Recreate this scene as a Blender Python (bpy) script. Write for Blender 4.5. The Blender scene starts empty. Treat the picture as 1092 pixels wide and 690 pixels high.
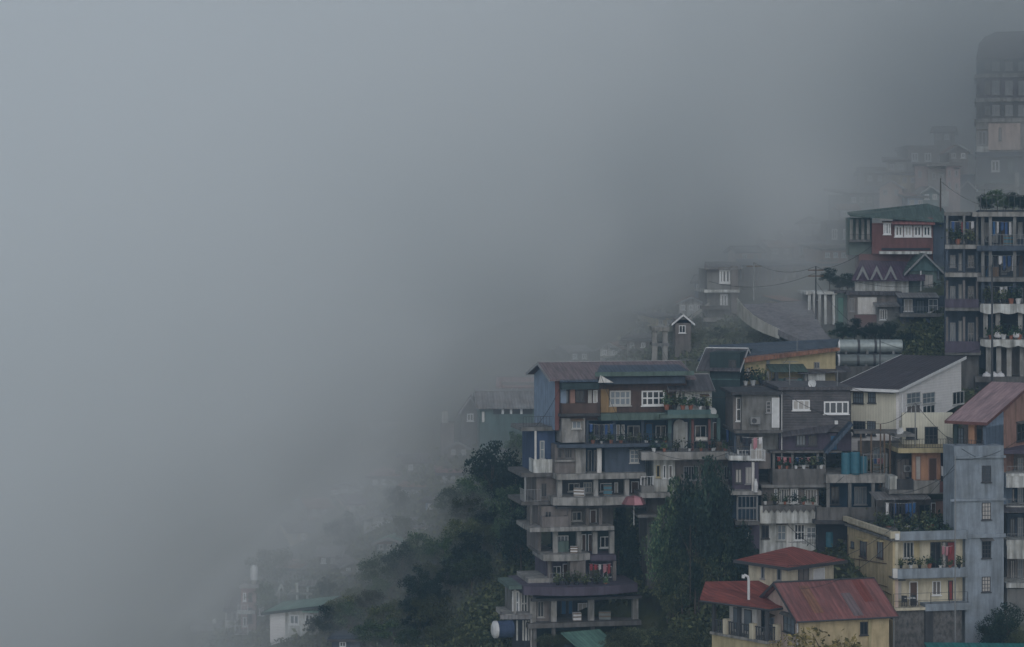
"""A hillside town sinking into a fog bank. Distances in metres; the camera looks along +Y across the valley."""
import bpy, math, random
from mathutils import noise, Vector, Matrix
sc = bpy.context.scene
FPX = 2568.0            # focal length in pixels of a 1092 pixel wide picture
HY = 250.0              # picture row of the horizon
R = math.radians

# ------------------------------------------------------------------ materials
MATS = {}
def _principled(name):
    m = bpy.data.materials.new(name); m.use_nodes = True
    return m, m.node_tree, m.node_tree.nodes['Principled BSDF']

def wall_mat(name, col, dirt=.5, rough=.85, scale=1.0, streak=.22, dark=.35, bump=.15, tint=(.9, .85, .75)):
    """painted or bare wall: blotches, rain streaks and grime of its own"""
    m, t, b = _principled(name); N = t.nodes.new; L = t.links.new
    tc = N('ShaderNodeTexCoord')
    mp = N('ShaderNodeMapping'); mp.inputs['Scale'].default_value = (1.3*scale, 1.3*scale, streak*scale)
    L(tc.outputs['Object'], mp.inputs[0])
    n1 = N('ShaderNodeTexNoise'); n1.inputs['Scale'].default_value = 1.6; n1.inputs['Detail'].default_value = 7; n1.inputs['Roughness'].default_value = .65
    L(mp.outputs[0], n1.inputs[0])
    n2 = N('ShaderNodeTexNoise'); n2.inputs['Scale'].default_value = .9*scale; n2.inputs['Detail'].default_value = 8; n2.inputs['Roughness'].default_value = .7
    L(tc.outputs['Object'], n2.inputs[0])
    r1 = N('ShaderNodeValToRGB'); r1.color_ramp.elements[0].position = .42; r1.color_ramp.elements[1].position = .68
    r2 = N('ShaderNodeValToRGB'); r2.color_ramp.elements[0].position = .40; r2.color_ramp.elements[1].position = .75
    L(n1.outputs['Fac'], r1.inputs[0]); L(n2.outputs['Fac'], r2.inputs[0])
    mx1 = N('ShaderNodeMixRGB'); mx1.inputs[1].default_value = (*col, 1)
    mx1.inputs[2].default_value = (col[0]*dark, col[1]*dark*.98, col[2]*dark*.93, 1)
    f1 = N('ShaderNodeMath'); f1.operation = 'MULTIPLY'; f1.inputs[1].default_value = dirt
    L(r1.outputs[0], f1.inputs[0]); L(f1.outputs[0], mx1.inputs[0])
    mx2 = N('ShaderNodeMixRGB'); mx2.blend_type = 'MULTIPLY'; mx2.inputs[2].default_value = (tint[0]*.72, tint[1]*.72, tint[2]*.72, 1)
    f2 = N('ShaderNodeMath'); f2.operation = 'MULTIPLY'; f2.inputs[1].default_value = min(1, dirt*1.2)
    L(r2.outputs[0], f2.inputs[0]); L(f2.outputs[0], mx2.inputs[0]); L(mx1.outputs[0], mx2.inputs[1])
    L(mx2.outputs[0], b.inputs['Base Color'])
    b.inputs['Roughness'].default_value = rough; b.inputs['Specular IOR Level'].default_value = .25
    bp = N('ShaderNodeBump'); bp.inputs['Strength'].default_value = bump; bp.inputs['Distance'].default_value = .05
    L(n1.outputs['Fac'], bp.inputs['Height']); L(bp.outputs[0], b.inputs['Normal'])
    MATS[name] = m; return m

def board_mat(name, col, period=.25, axis='Z', dirt=.5, rough=.7, depth=.04, metal=0.0, dark=.4, rust=None, joint=.55, age=.75):
    """boards, siding or corrugated sheet: ridges run across AXIS, with worn streaks"""
    m, t, b = _principled(name); N = t.nodes.new; L = t.links.new
    tc = N('ShaderNodeTexCoord')
    wv = N('ShaderNodeTexWave'); wv.wave_type = 'BANDS'; wv.bands_direction = axis; wv.wave_profile = 'SIN'
    wv.inputs['Scale'].default_value = 0.314/period; wv.inputs['Distortion'].default_value = .15; wv.inputs['Detail'].default_value = 1
    L(tc.outputs['Object'], wv.inputs[0])
    n2 = N('ShaderNodeTexNoise'); n2.inputs['Scale'].default_value = .8; n2.inputs['Detail'].default_value = 9; n2.inputs['Roughness'].default_value = .7
    L(tc.outputs['Object'], n2.inputs[0])
    r2 = N('ShaderNodeValToRGB'); r2.color_ramp.elements[0].position = .40; r2.color_ramp.elements[1].position = .70
    L(n2.outputs['Fac'], r2.inputs[0])
    f2 = N('ShaderNodeMath'); f2.operation = 'MULTIPLY'; f2.inputs[1].default_value = dirt; L(r2.outputs[0], f2.inputs[0])
    mx = N('ShaderNodeMixRGB'); mx.inputs[1].default_value = (*col, 1)
    mx.inputs[2].default_value = (*rust, 1) if rust else (col[0]*dark, col[1]*dark, col[2]*dark, 1)
    L(f2.outputs[0], mx.inputs[0])
    ms = N('ShaderNodeMapping'); ms.inputs['Scale'].default_value = (1.1, .12, .12) if axis == 'X' else (.5, .5, .5); L(tc.outputs['Object'], ms.inputs[0])
    n4 = N('ShaderNodeTexNoise'); n4.inputs['Scale'].default_value = 2.2; n4.inputs['Detail'].default_value = 6; n4.inputs['Roughness'].default_value = .75; L(ms.outputs[0], n4.inputs[0])
    r4 = N('ShaderNodeValToRGB'); r4.color_ramp.elements[0].position = .38; r4.color_ramp.elements[0].color = (.5, .5, .5, 1); r4.color_ramp.elements[1].position = .62; r4.color_ramp.elements[1].color = (1.25, 1.22, 1.2, 1)
    L(n4.outputs['Fac'], r4.inputs[0]); m4 = N('ShaderNodeMixRGB'); m4.blend_type = 'MULTIPLY'; m4.inputs[0].default_value = age
    L(mx.outputs[0], m4.inputs[1]); L(r4.outputs[0], m4.inputs[2]); mx = m4
    # grime lies in the joints
    r3 = N('ShaderNodeValToRGB'); r3.color_ramp.elements[0].position = .0; r3.color_ramp.elements[1].position = .25
    r3.color_ramp.elements[0].color = (.62, .62, .62, 1)
    L(wv.outputs['Fac'], r3.inputs[0])
    mu = N('ShaderNodeMixRGB'); mu.blend_type = 'MULTIPLY'; mu.inputs[0].default_value = joint
    L(mx.outputs[0], mu.inputs[1]); L(r3.outputs[0], mu.inputs[2]); L(mu.outputs[0], b.inputs['Base Color'])
    b.inputs['Roughness'].default_value = rough; b.inputs['Metallic'].default_value = metal; b.inputs['Specular IOR Level'].default_value = .3
    bp = N('ShaderNodeBump'); bp.inputs['Strength'].default_value = .5; bp.inputs['Distance'].default_value = depth
    L(wv.outputs['Fac'], bp.inputs['Height']); L(bp.outputs[0], b.inputs['Normal'])
    MATS[name] = m; return m

def plain_mat(name, col, rough=.5, metal=0.0, spec=.4, vary=.25):
    m, t, b = _principled(name); N = t.nodes.new; L = t.links.new
    tc = N('ShaderNodeTexCoord'); n = N('ShaderNodeTexNoise'); n.inputs['Scale'].default_value = 3; n.inputs['Detail'].default_value = 5
    L(tc.outputs['Object'], n.inputs[0])
    mx = N('ShaderNodeMixRGB'); mx.inputs[1].default_value = tuple(c*(1-vary) for c in col)+(1,); mx.inputs[2].default_value = tuple(min(1, c*(1+vary)) for c in col)+(1,)
    L(n.outputs['Fac'], mx.inputs[0]); L(mx.outputs[0], b.inputs['Base Color'])
    b.inputs['Roughness'].default_value = rough; b.inputs['Metallic'].default_value = metal; b.inputs['Specular IOR Level'].default_value = spec
    MATS[name] = m; return m

def leaf_mat(name, a, c, e):
    m, t, b = _principled(name); N = t.nodes.new; L = t.links.new
    g = N('ShaderNodeNewGeometry'); r = N('ShaderNodeValToRGB'); oi = N('ShaderNodeObjectInfo')
    r.color_ramp.elements[0].color = (*a, 1); r.color_ramp.elements[1].color = (*e, 1)
    k = r.color_ramp.elements.new(.55); k.color = (*c, 1)
    L(g.outputs['Random Per Island'], r.inputs[0])
    hs = N('ShaderNodeHueSaturation'); mr = N('ShaderNodeMapRange'); mr.inputs['To Min'].default_value = .5; mr.inputs['To Max'].default_value = 1.45
    L(oi.outputs['Random'], mr.inputs['Value']); L(mr.outputs[0], hs.inputs['Value']); L(r.outputs[0], hs.inputs['Color'])
    L(hs.outputs[0], b.inputs['Base Color']); b.inputs['Roughness'].default_value = .75; b.inputs['Specular IOR Level'].default_value = .15
    MATS[name] = m; return m

# walls
wall_mat('concrete', (.21, .21, .21), .85)
wall_mat('old_concrete', (.15, .145, .145), .85)
wall_mat('dark_concrete', (.075, .075, .082), .7)
wall_mat('pale_concrete', (.33, .325, .32), .9, dark=.28)
wall_mat('stained_white', (.62, .64, .64), .95, dark=.25, streak=.12)
wall_mat('white_paint', (.68, .67, .66), .55)
wall_mat('cream_paint', (.60, .55, .43), .6)
wall_mat('yellow_paint', (.56, .46, .29), .65, dark=.4)
wall_mat('pink_white', (.58, .46, .41), .5)
wall_mat('bluegrey_paint', (.29, .335, .395), .75, dark=.4, streak=.16)
wall_mat('pale_blue', (.25, .32, .43), .6, dark=.5)
wall_mat('strong_blue', (.06, .09, .17), .6)
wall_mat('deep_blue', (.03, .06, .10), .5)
wall_mat('slate_blue', (.075, .095, .13), .6)
wall_mat('teal_paint', (.10, .165, .17), .7)
wall_mat('green_dark', (.04, .062, .066), .6)
wall_mat('moss_green', (.12, .17, .155), .7)
wall_mat('brown_wood', (.105, .07, .06), .7)
wall_mat('red_brown', (.17, .08, .075), .6)
wall_mat('orange_paint', (.52, .29, .18), .6)
wall_mat('salmon_paint', (.38, .23, .19), .6)
wall_mat('ochre_paint', (.30, .20, .10), .6)
wall_mat('tan_paint', (.48, .41, .25), .55)
wall_mat('purple_grey', (.10, .085, .12), .6)
wall_mat('pink_tower', (.36, .25, .25), .6)
wall_mat('warm_grey', (.21, .19, .185), .8)
board_mat('dusty_pink_roof', (.36, .245, .26), .3, 'X', .4, .5, .05, rust=(.24, .17, .17), joint=.4)
wall_mat('shade_and_black', (.03, .032, .04), .3)  # near-black: shade painted into walls inside openings, also the striped shed's black
wall_mat('stone', (.17, .165, .165), .9, streak=.8, scale=1.6, dark=.25, bump=.8)
# boards and sheet roofs
board_mat('white_siding', (.80, .78, .78), .24, 'Z', .15, depth=.02, joint=.25, age=.12)
board_mat('cream_siding', (.66, .64, .54), .24, 'X', .25, depth=.02, joint=.3, age=.2)
board_mat('grey_shingle', (.11, .105, .112), .22, 'Z', .5, depth=.03)
board_mat('red_roof', (.25, .07, .055), .3, 'X', .6, .6, .05, rust=(.16, .045, .04))
board_mat('rose_roof', (.26, .105, .098), .42, 'X', .65, .5, .07, rust=(.16, .085, .085))
board_mat('pink_roof', (.175, .135, .14), .3, 'X', .5, .5, .06, rust=(.20, .13, .15))
board_mat('dark_roof', (.062, .05, .06), .4, 'X', .4, .6, .05)
board_mat('slate_roof', (.10, .095, .105), .4, 'X', .5, .6, .05)
board_mat('rust_roof', (.26, .13, .085), .3, 'X', .7, .7, .05, rust=(.12, .055, .04))
board_mat('grey_roof', (.22, .225, .235), .3, 'X', .7, .5, .05, rust=(.12, .085, .07))
board_mat('green_roof', (.075, .115, .105), .3, 'X', .5, .55, .05)
board_mat('pale_green_roof', (.16, .30, .25), .3, 'X', .4, .5, .05)
board_mat('teal_roof', (.02, .20, .19), .3, 'X', .3, .5, .05)
board_mat('purple_roof', (.10, .065, .10), .3, 'X', .5, .6, .05)
board_mat('blue_roof', (.055, .08, .12), .3, 'X', .5, .5, .05)
# small stuff
plain_mat('white_frame', (.68, .69, .70)); plain_mat('dark_frame', (.05, .05, .055)); plain_mat('grey_frame', (.25, .25, .26))
plain_mat('glass', (.018, .022, .028), .12, 0, .6); plain_mat('glass_pale', (.16, .19, .22), .2, 0, .6); plain_mat('curtain', (.42, .40, .38), .7); plain_mat('curtain_dull', (.16, .14, .13), .8); plain_mat('glass_dusk', (.05, .06, .075), .15, 0, .6); plain_mat('old_frame', (.42, .42, .41), .7, 0, .2, .4); plain_mat('curtain_red', (.24, .05, .05), .8)
plain_mat('iron', (.055, .055, .06), .5); plain_mat('rail_grey', (.22, .225, .23), .5); plain_mat('rail_white', (.6, .61, .62), .5)
plain_mat('steel', (.30, .34, .34), .5, .4, vary=.45); plain_mat('blue_plastic', (.035, .13, .18), .5, vary=.4); plain_mat('blue_tarp', (.03, .12, .30), .6)
plain_mat('wood', (.13, .085, .055), .8); plain_mat('bark', (.07, .055, .045), .9); plain_mat('terracotta', (.26, .10, .06), .8)
plain_mat('white_cloth', (.62, .62, .64), .9); plain_mat('blue_cloth', (.05, .10, .24), .9); plain_mat('red_cloth', (.30, .05, .06), .9); plain_mat('dark_cloth', (.03, .03, .04), .9); plain_mat('pink_cloth', (.45, .22, .25), .9); plain_mat('teal_cloth', (.05, .22, .24), .9)
plain_mat('umbrella_red', (.22, .10, .11), .8); plain_mat('white_door', (.55, .56, .57)); plain_mat('brown_door', (.09, .05, .035)); plain_mat('blue_door', (.02, .10, .22)); plain_mat('green_door', (.03, .14, .10)); plain_mat('cable_black', (.02, .02, .02))
plain_mat('black_plastic', (.02, .02, .022)); plain_mat('zinc', (.16, .18, .18), .55, .3, vary=.4)
leaf_mat('leaf_green', (.018, .042, .026), (.05, .085, .048), (.13, .17, .09))
leaf_mat('leaf_dark', (.008, .020, .018), (.018, .036, .028), (.04, .062, .042))
leaf_mat('leaf_olive', (.028, .04, .022), (.066, .082, .04), (.14, .15, .075))
leaf_mat('leaf_gold', (.06, .055, .02), (.17, .14, .05), (.28, .22, .09))
leaf_mat('leaf_brown', (.04, .028, .018), (.08, .05, .03), (.10, .09, .04))

# ------------------------------------------------------------------ the hill
# terraces dug into the slope in front of the houses: x from, x to, y from, y to, height at the back, rise per metre
CUTS = [(22.5, 38.5, 165, 196.5, -33.2, .25), (38.5, 62, 170, 192.9, -30.9, .8), (37.0, 62, 192.0, 200.5, -31.8, .0), (2.0, 13.0, 180, 207.5, -33.8, .25),
        (38, 64, 214, 231, -14.6, .1), (20, 45, 205, 209.5, -26.5, 0)]
def hill(X, Y):
    z = -104+.348*X+.332*Y
    cap = -8+.25*X
    if z > cap-8:
        z = cap-8+8*(1-math.exp(-(z-cap+8)/8))
    z = max(z, -75)
    for (x0, x1, y0, y1, zc, sl) in CUTS:
        if x0 < X < x1 and y0 < Y < y1: z = min(z, zc+sl*(Y-y1))
    n = noise.noise(Vector((X/14, Y/14, 3.1)))*.9+noise.noise(Vector((X/5, Y/5, 7.7)))*.35
    return z+n
def on_hill(px, py):
    """distance at which the line of sight through a pixel meets the even slope"""
    return 104/(.332+.348*(px-546)/FPX-(HY-py)/FPX)

# ------------------------------------------------------------------ mesh helper
class MB:
    def __init__(s): s.v = []; s.f = []
    def box(s, x0, x1, y0, y1, z0, z1):
        a = len(s.v); s.v += [(x, y, z) for z in (z0, z1) for y in (y0, y1) for x in (x0, x1)]
        s.f += [tuple(a+i for i in q) for q in ((0, 2, 3, 1), (4, 5, 7, 6), (0, 1, 5, 4), (1, 3, 7, 5), (3, 2, 6, 7), (2, 0, 4, 6))]
        return s
    def prism(s, top, dz):
        """closed slab: polygon TOP (list of xyz) and the same polygon dz below"""
        a = len(s.v); n = len(top); s.v += [tuple(p) for p in top]+[(p[0], p[1], p[2]-dz) for p in top]
        s.f.append(tuple(a+i for i in range(n))); s.f.append(tuple(a+n+i for i in reversed(range(n))))
        for i in range(n):
            j = (i+1) % n; s.f.append((a+i, a+n+i, a+n+j, a+j))
        return s
    def extr(s, xz, y0, y1):
        """polygon in the facade plane (x, z), extruded from y0 to y1"""
        a = len(s.v); n = len(xz); s.v += [(x, y0, z) for x, z in xz]+[(x, y1, z) for x, z in xz]
        s.f.append(tuple(a+i for i in range(n))); s.f.append(tuple(a+n+i for i in reversed(range(n))))
        for i in range(n):
            j = (i+1) % n; s.f.append((a+i, a+n+i, a+n+j, a+j))
        return s
    def tube(s, pts, rad, n=6):
        pts = [Vector(p) for p in pts]; a0 = len(s.v); m = len(pts)
        rr = rad if isinstance(rad, (list, tuple)) else [rad]*m
        for i, p in enumerate(pts):
            d = (pts[min(i+1, m-1)]-pts[max(i-1, 0)]).normalized()
            u = d.cross(Vector((0, 0, 1)) if abs(d.z) < .9 else Vector((1, 0, 0))).normalized(); w = d.cross(u)
            for k in range(n):
                q = p+(u*math.cos(2*math.pi*k/n)+w*math.sin(2*math.pi*k/n))*rr[i]; s.v.append(tuple(q))
        for i in range(m-1):
            for k in range(n):
                b = a0+i*n; s.f.append((b+k, b+(k+1) % n, b+n+(k+1) % n, b+n+k))
        s.f.append(tuple(a0+k for k in reversed(range(n)))); s.f.append(tuple(a0+(m-1)*n+k for k in range(n)))
        return s
    def lathe(s, prof, cx=0, cy=0, n=14):
        a = len(s.v); m = len(prof)
        for r, z in prof:
            for k in range(n): s.v.append((cx+r*math.cos(2*math.pi*k/n), cy+r*math.sin(2*math.pi*k/n), z))
        for i in range(m-1):
            for k in range(n):
                b = a+i*n; s.f.append((b+k, b+(k+1) % n, b+n+(k+1) % n, b+n+k))
        s.f.append(tuple(a+k for k in reversed(range(n)))); s.f.append(tuple(a+(m-1)*n+k for k in range(n)))
        return s
    def leaf(s, c, size, rnd):
        """one bent leaf spray"""
        a = len(s.v); d = Vector((rnd.uniform(-1, 1), rnd.uniform(-1, 1), rnd.uniform(-.6, .9))).normalized()
        u = d.orthogonal().normalized(); u = Matrix.Rotation(rnd.uniform(0, 6.28), 3, d) @ u; w = d.cross(u)
        k = size*rnd.uniform(.6, 1.3)
        for q in (u*k, w*k*.55-d*k*.15, -u*k*.9, -w*k*.55-d*k*.15): s.v.append((c[0]+q.x, c[1]+q.y, c[2]+q.z))
        s.f.append((a, a+1, a+2, a+3)); return s
    def mesh(s, name, m):
        me = bpy.data.meshes.new(name); me.from_pydata(s.v, [], s.f); me.materials.append(MATS[m]); me.update(); return me

def link(name, data, parent=None, loc=None, rz=0.0):
    o = bpy.data.objects.new(name, data); sc.collection.objects.link(o)
    if parent is not None: o.parent = parent
    if loc is not None: o.location = loc
    if rz: o.rotation_euler = (0, 0, rz)
    return o
def tag(o, label, cat, group=None, kind=None):
    o['label'] = label; o['category'] = cat
    if group: o['group'] = group
    if kind: o['kind'] = kind
    return o
def thing(name, label, cat, loc, rz=0.0, group=None):
    return tag(link(name, None, None, loc, rz), label, cat, group)
def part(name, mb, m, parent, label=None):
    o = link(name, mb.mesh(name, m), parent)
    if label: o['label'] = label
    return o
def dup(root, loc, rz, label, scale=None, group=None):
    r = root.copy(); sc.collection.objects.link(r); r.location = loc; r.rotation_euler = (0, 0, rz); r['label'] = label
    if group: r['group'] = group
    if scale: r.scale = scale if isinstance(scale, tuple) else (scale,)*3
    for ch in list(root.children):
        c = ch.copy(); sc.collection.objects.link(c); c.parent = r
        for g in ch.children:
            d = g.copy(); sc.collection.objects.link(d); d.parent = c
    return r

# ------------------------------------------------------------------ buildings, measured on a facade plane
WR = random.Random(3)
class Face:
    """a vertical facade plane: x to the right along it, y into the building, z up; sizes may be given by sight lines"""
    def __init__(s, root, O, rz, base):
        s.root = root; s.O = Vector(O); s.rz = rz; s.ex = Vector((math.cos(rz), math.sin(rz), 0)); s.ey = Vector((-math.sin(rz), math.cos(rz), 0))
        M = Matrix.Translation(s.O) @ Matrix.Rotation(rz, 4, 'Z')
        s.M = (base.inverted() @ M); s.base = base
        s.z0 = (Vector(base.translation).z-s.O.z)
    def at(s, px, py, d=0.0):
        r = Vector(((px-546)/FPX, 1, (HY-py)/FPX)); t = (d+s.O.dot(s.ey))/r.dot(s.ey); p = r*t-s.O
        return p.dot(s.ex), p.z
    def x(s, px, d=0.0): return s.at(px, HY, d)[0]
    def z(s, py, px, d=0.0): return s.at(px, py, d)[1]
    def world(s, x, y, z): return s.O+s.ex*x+s.ey*y+Vector((0, 0, z))
    def side(s, which, x):
        o = s.O+s.ex*x
        return Face(s.root, o, s.rz+(math.pi/2 if which == 'R' else -math.pi/2), s.base)
    def put(s, name, mb, m, parent=None, label=None):
        mb.v = [tuple(s.M @ Vector(p)) for p in mb.v]
        return part(name, mb, m, parent or s.root, label)
    # ---- pieces
    def rect(s, px0, py0, px1, py1, d=0.0):
        pm = (px0+px1)/2
        return s.x(px0, d), s.x(px1, d), s.z(py1, pm, d), s.z(py0, pm, d)
    def wall(s, px0, py0, px1, py1, d0, d1, m, name='wall', label=None):
        x0, x1, z0, z1 = s.rect(px0, py0, px1, py1 if py1 is not None else py0+5, d0)
        if py1 is None: z0 = s.z0-2.5
        return s.put(name, MB().box(x0, x1, d0, d1, z0, z1), m, label=label)
    def win(s, px0, py0, px1, py1, nx=2, ny=1, d=0.0, fm='white_frame', pm='glass', fw=.07, name='window', sill=True):
        if pm == 'glass': pm = WR.choice(['glass']*6+['glass_pale', 'glass_dusk', 'curtain', 'curtain_dull'])
        if fm == 'white_frame': fm = WR.choice(['white_frame', 'white_frame', 'old_frame'])
        x0, x1, z0, z1 = s.rect(px0, py0, px1, py1, d)
        a, b = d-.07, d+.03; mb = MB()
        mb.box(x0, x1, a, b, z1-fw, z1); mb.box(x0, x1, a, b, z0, z0+fw)
        mb.box(x0, x0+fw, a, b, z0+fw, z1-fw); mb.box(x1-fw, x1, a, b, z0+fw, z1-fw)
        for i in range(1, nx):
            x = x0+(x1-x0)*i/nx; mb.box(x-fw*.45, x+fw*.45, a+.012, b, z0+fw, z1-fw)
        for i in range(1, ny):
            z = z0+(z1-z0)*i/ny; mb.box(x0+fw, x1-fw, a+.02, b, z-fw*.45, z+fw*.45)
        o = s.put(name, mb, fm)
        if sill and d < 1.0 and WR.random() < .3: s.put('hood', MB().prism([(x0-.15, d-.45, z1+.10), (x1+.15, d-.45, z1+.10), (x1+.15, d-.004, z1+.24), (x0-.15, d-.004, z1+.24)], .05), WR.choice(['old_concrete', 'zinc', 'wood']), o)
        s.put('pane', MB().box(x0+fw*.9, x1-fw*.9, d-.03, d+.025, z0+fw*.9, z1-fw*.9), pm, o)
        if sill: s.put('sill', MB().box(x0-.08, x1+.08, d-.14, d+.01, z0-.085, z0-.004), fm, o)
        return o
    def door(s, px0, py0, px1, py1, m='brown_door', d=0.0, fm='white_frame', fw=.07):
        x0, x1, z0, z1 = s.rect(px0, py0, px1, py1, d); mb = MB(); a, b = d-.07, d+.03
        mb.box(x0, x0+fw, a, b, z0, z1); mb.box(x1-fw, x1, a, b, z0, z1); mb.box(x0+fw, x1-fw, a, b, z1-fw, z1)
        o = s.put('door', mb, fm); s.put('door_leaf', MB().box(x0+fw, x1-fw, d-.035, d+.02, z0, z1-fw), m, o)
        return o
    def slab(s, px0, px1, py0, py1, d0, d1, m, name='floor_slab'):
        x0, x1, z0, z1 = s.rect(px0, py0, px1, py1, d0)
        return s.put(name, MB().box(x0, x1, d0, d1, z0, z1), m)
    def curved_slab(s, px0, px1, py0, py1, bulge, d0, d1, m, name='floor_slab'):
        """slab whose front edge bows out"""
        x0, x1, z0, z1 = s.rect(px0, py0, px1, py1, d0-bulge*.5); n = 12
        pts = [(x0, d1, z1)]+[(x0+(x1-x0)*i/n, d0-bulge*math.sin(math.pi*i/n), z1) for i in range(n+1)]+[(x1, d1, z1)]
        return s.put(name, MB().prism(pts, z1-z0), m)
    def col(s, px, py0, py1, d=0.0, w=.28, m='concrete', name='column'):
        x, zt = s.at(px, py0, d); zb = s.z(py1, px, d)
        return s.put(name, MB().box(x-w/2, x+w/2, d-w/2, d+w/2, zb, zt), m)
    def rail(s, px0, px1, py0, py1, d=0.0, m='iron', step=.16, back=0.0, bar=.035, style='bars', name='railing'):
        x0, x1, z0, z1 = s.rect(px0, py0, px1, py1, d); mb = MB(); h = bar/2
        mb.box(x0, x1, d-h, d+h, z1-bar, z1); mb.box(x0, x1, d-h, d+h, z0+.05, z0+.05+bar)
        if style == 'bars':
            n = max(2, int((x1-x0)/step))
            for i in range(n+1):
                x = x0+(x1-x0)*i/n; mb.box(x-bar*.4, x+bar*.4, d-bar*.4, d+bar*.4, z0, z1-bar)
        else:
            n = max(1, int((x1-x0)/1.3))
            for i in range(n+1):
                x = x0+(x1-x0)*i/n; mb.box(x-bar*.7, x+bar*.7, d-bar*.7, d+bar*.7, z0, z1-bar)
            zm = (z0+z1)/2; mb.box(x0, x1, d-h, d+h, zm-h, zm+h)
        if back > 0:
            for x in (x0, x1):
                mb.box(x-h, x+h, d+h, d+back, z1-bar, z1); k = max(1, int(back/step))
                for i in range(1, k): y = d+back*i/k; mb.box(x-bar*.4, x+bar*.4, y-bar*.4, y+bar*.4, z0, z1-bar)
        return s.put(name, mb, m)
    def parapet(s, px0, px1, py0, py1, d=0.0, m='concrete', back=0.0, t=.14, name='parapet'):
        x0, x1, z0, z1 = s.rect(px0, py0, px1, py1, d); mb = MB()
        if back > 0:
            pts = [(x0, d), (x1, d), (x1, d+back), (x1-t, d+back), (x1-t, d+t), (x0+t, d+t), (x0+t, d+back), (x0, d+back)]
            mb.prism([(x, y, z1) for x, y in pts], z1-z0)
        else: mb.box(x0, x1, d, d+t, z0, z1)
        return s.put(name, mb, m)
    def shed(s, x0, x1, y0, y1, zf, zb, m, th=.16, zfr=None, zbr=None, fascia='dark_frame', name='roof'):
        """single slope roof slab from the front edge (y0) to the back edge (y1)"""
        zfr = zf if zfr is None else zfr; zbr = zb if zbr is None else zbr
        o = s.put(name, MB().prism([(x0, y0, zf), (x1, y0, zfr), (x1, y1, zbr), (x0, y1, zb)], th), m)
        if fascia:
            e = .035; mb = MB()
            mb.prism([(x0-e, y0-e, zf+.03), (x1+e, y0-e, zfr+.03), (x1+e, y0-.004, zfr+.03), (x0-e, y0-.004, zf+.03)], th+.12)
            s.put('fascia', mb, fascia, o)
            for xx, za, zb_ in ((x0-e, zf, zb), (x1+.004, zfr, zbr)):
                s.put('rake_board', MB().prism([(xx, y0, za+.03), (xx+e-.004, y0, za+.03), (xx+e-.004, y1, zb_+.03), (xx, y1, zb_+.03)], th+.12), fascia, o)
        return o
    def gable(s, x0, x1, y0, y1, ze, zr, m, axis='x', th=.14, trim='grey_frame', wallm=None, ov=.4, name='roof'):
        """pitched roof; the ridge runs along AXIS; WALLM closes the gable ends"""
        mb = MB(); o = None
        if axis == 'x':
            ym = (y0+y1)/2; k = (zr-ze)/(ym-y0)
            sec = [(y0-ov, ze-k*ov), (ym, zr), (y1+ov, ze-k*ov), (y1+ov, ze-k*ov-th), (ym, zr-th*1.1), (y0-ov, ze-k*ov-th)]
            a = len(mb.v); X = (x0-ov, x1+ov)
            mb.v += [(X[0], y, z) for y, z in sec]+[(X[1], y, z) for y, z in sec]
            mb.f += [(a+5, a+4, a+1, a), (a+4, a+3, a+2, a+1), (a+6, a+7, a+10, a+11), (a+7, a+8, a+9, a+10)]
            mb.f += [(a+i, a+(i+1) % 6, a+6+(i+1) % 6, a+6+i) for i in range(6)]
            o = s.put(name, mb, m)
            if wallm:
                for xx in (x0, x1-.15):
                    s.put('gable_wall', _tri_x(xx, xx+.15, y0, y1, ym, ze-th*1.15, zr-th*1.3), wallm)
            if trim:
                for xx in (X[0]-.03, X[1]+.004):
                    for (ya, za, yb, zb) in ((y0-ov, ze-k*ov, ym-.002, zr), (ym+.002, zr, y1+ov, ze-k*ov)):
                        s.put('barge_board', MB().prism([(xx, ya, za+.03), (xx+.026, ya, za+.03), (xx+.026, yb, zb+.03), (xx, yb, zb+.03)], th+.12), trim, o)
                s.put('ridge_cap', MB().extr([(x0-ov, zr-.02), (x1+ov, zr-.02), (x1+ov, zr+.06), (x0-ov, zr+.06)], ym-.12, ym+.12), trim, o)
        else:
            xm = (x0+x1)/2; k = (zr-ze)/(xm-x0)
            sec = [(x0-ov, ze-k*ov), (xm, zr), (x1+ov, ze-k*ov), (x1+ov, ze-k*ov-th), (xm, zr-th*1.1), (x0-ov, ze-k*ov-th)]
            a = len(mb.v); Y = (y0-ov, y1+ov)
            mb.v += [(x, Y[0], z) for x, z in sec]+[(x, Y[1], z) for x, z in sec]
            mb.f += [(a, a+1, a+4, a+5), (a+1, a+2, a+3, a+4), (a+11, a+10, a+7, a+6), (a+10, a+9, a+8, a+7)]
            mb.f += [(a+(i+1) % 6, a+i, a+6+i, a+6+(i+1) % 6) for i in range(6)]
            o = s.put(name, mb, m)
            if wallm:
                for yy in (y0, y1-.15):
                    s.put('gable_wall', MB().extr([(x0, ze-th*1.15), (x1, ze-th*1.15), (xm, zr-th*1.3)], yy, yy+.15), wallm)
            if trim:
                yy = Y[0]-.034
                for (xa, za, xb, zb) in ((x0-ov, ze-k*ov, xm, zr), (xm, zr, x1+ov, ze-k*ov)):
                    s.put('barge_board', MB().extr([(xa, za+.03), (xb, zb+.03), (xb, zb-th-.08), (xa, za-th-.08)], yy, yy+.03), trim, o)
        return o
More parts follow.
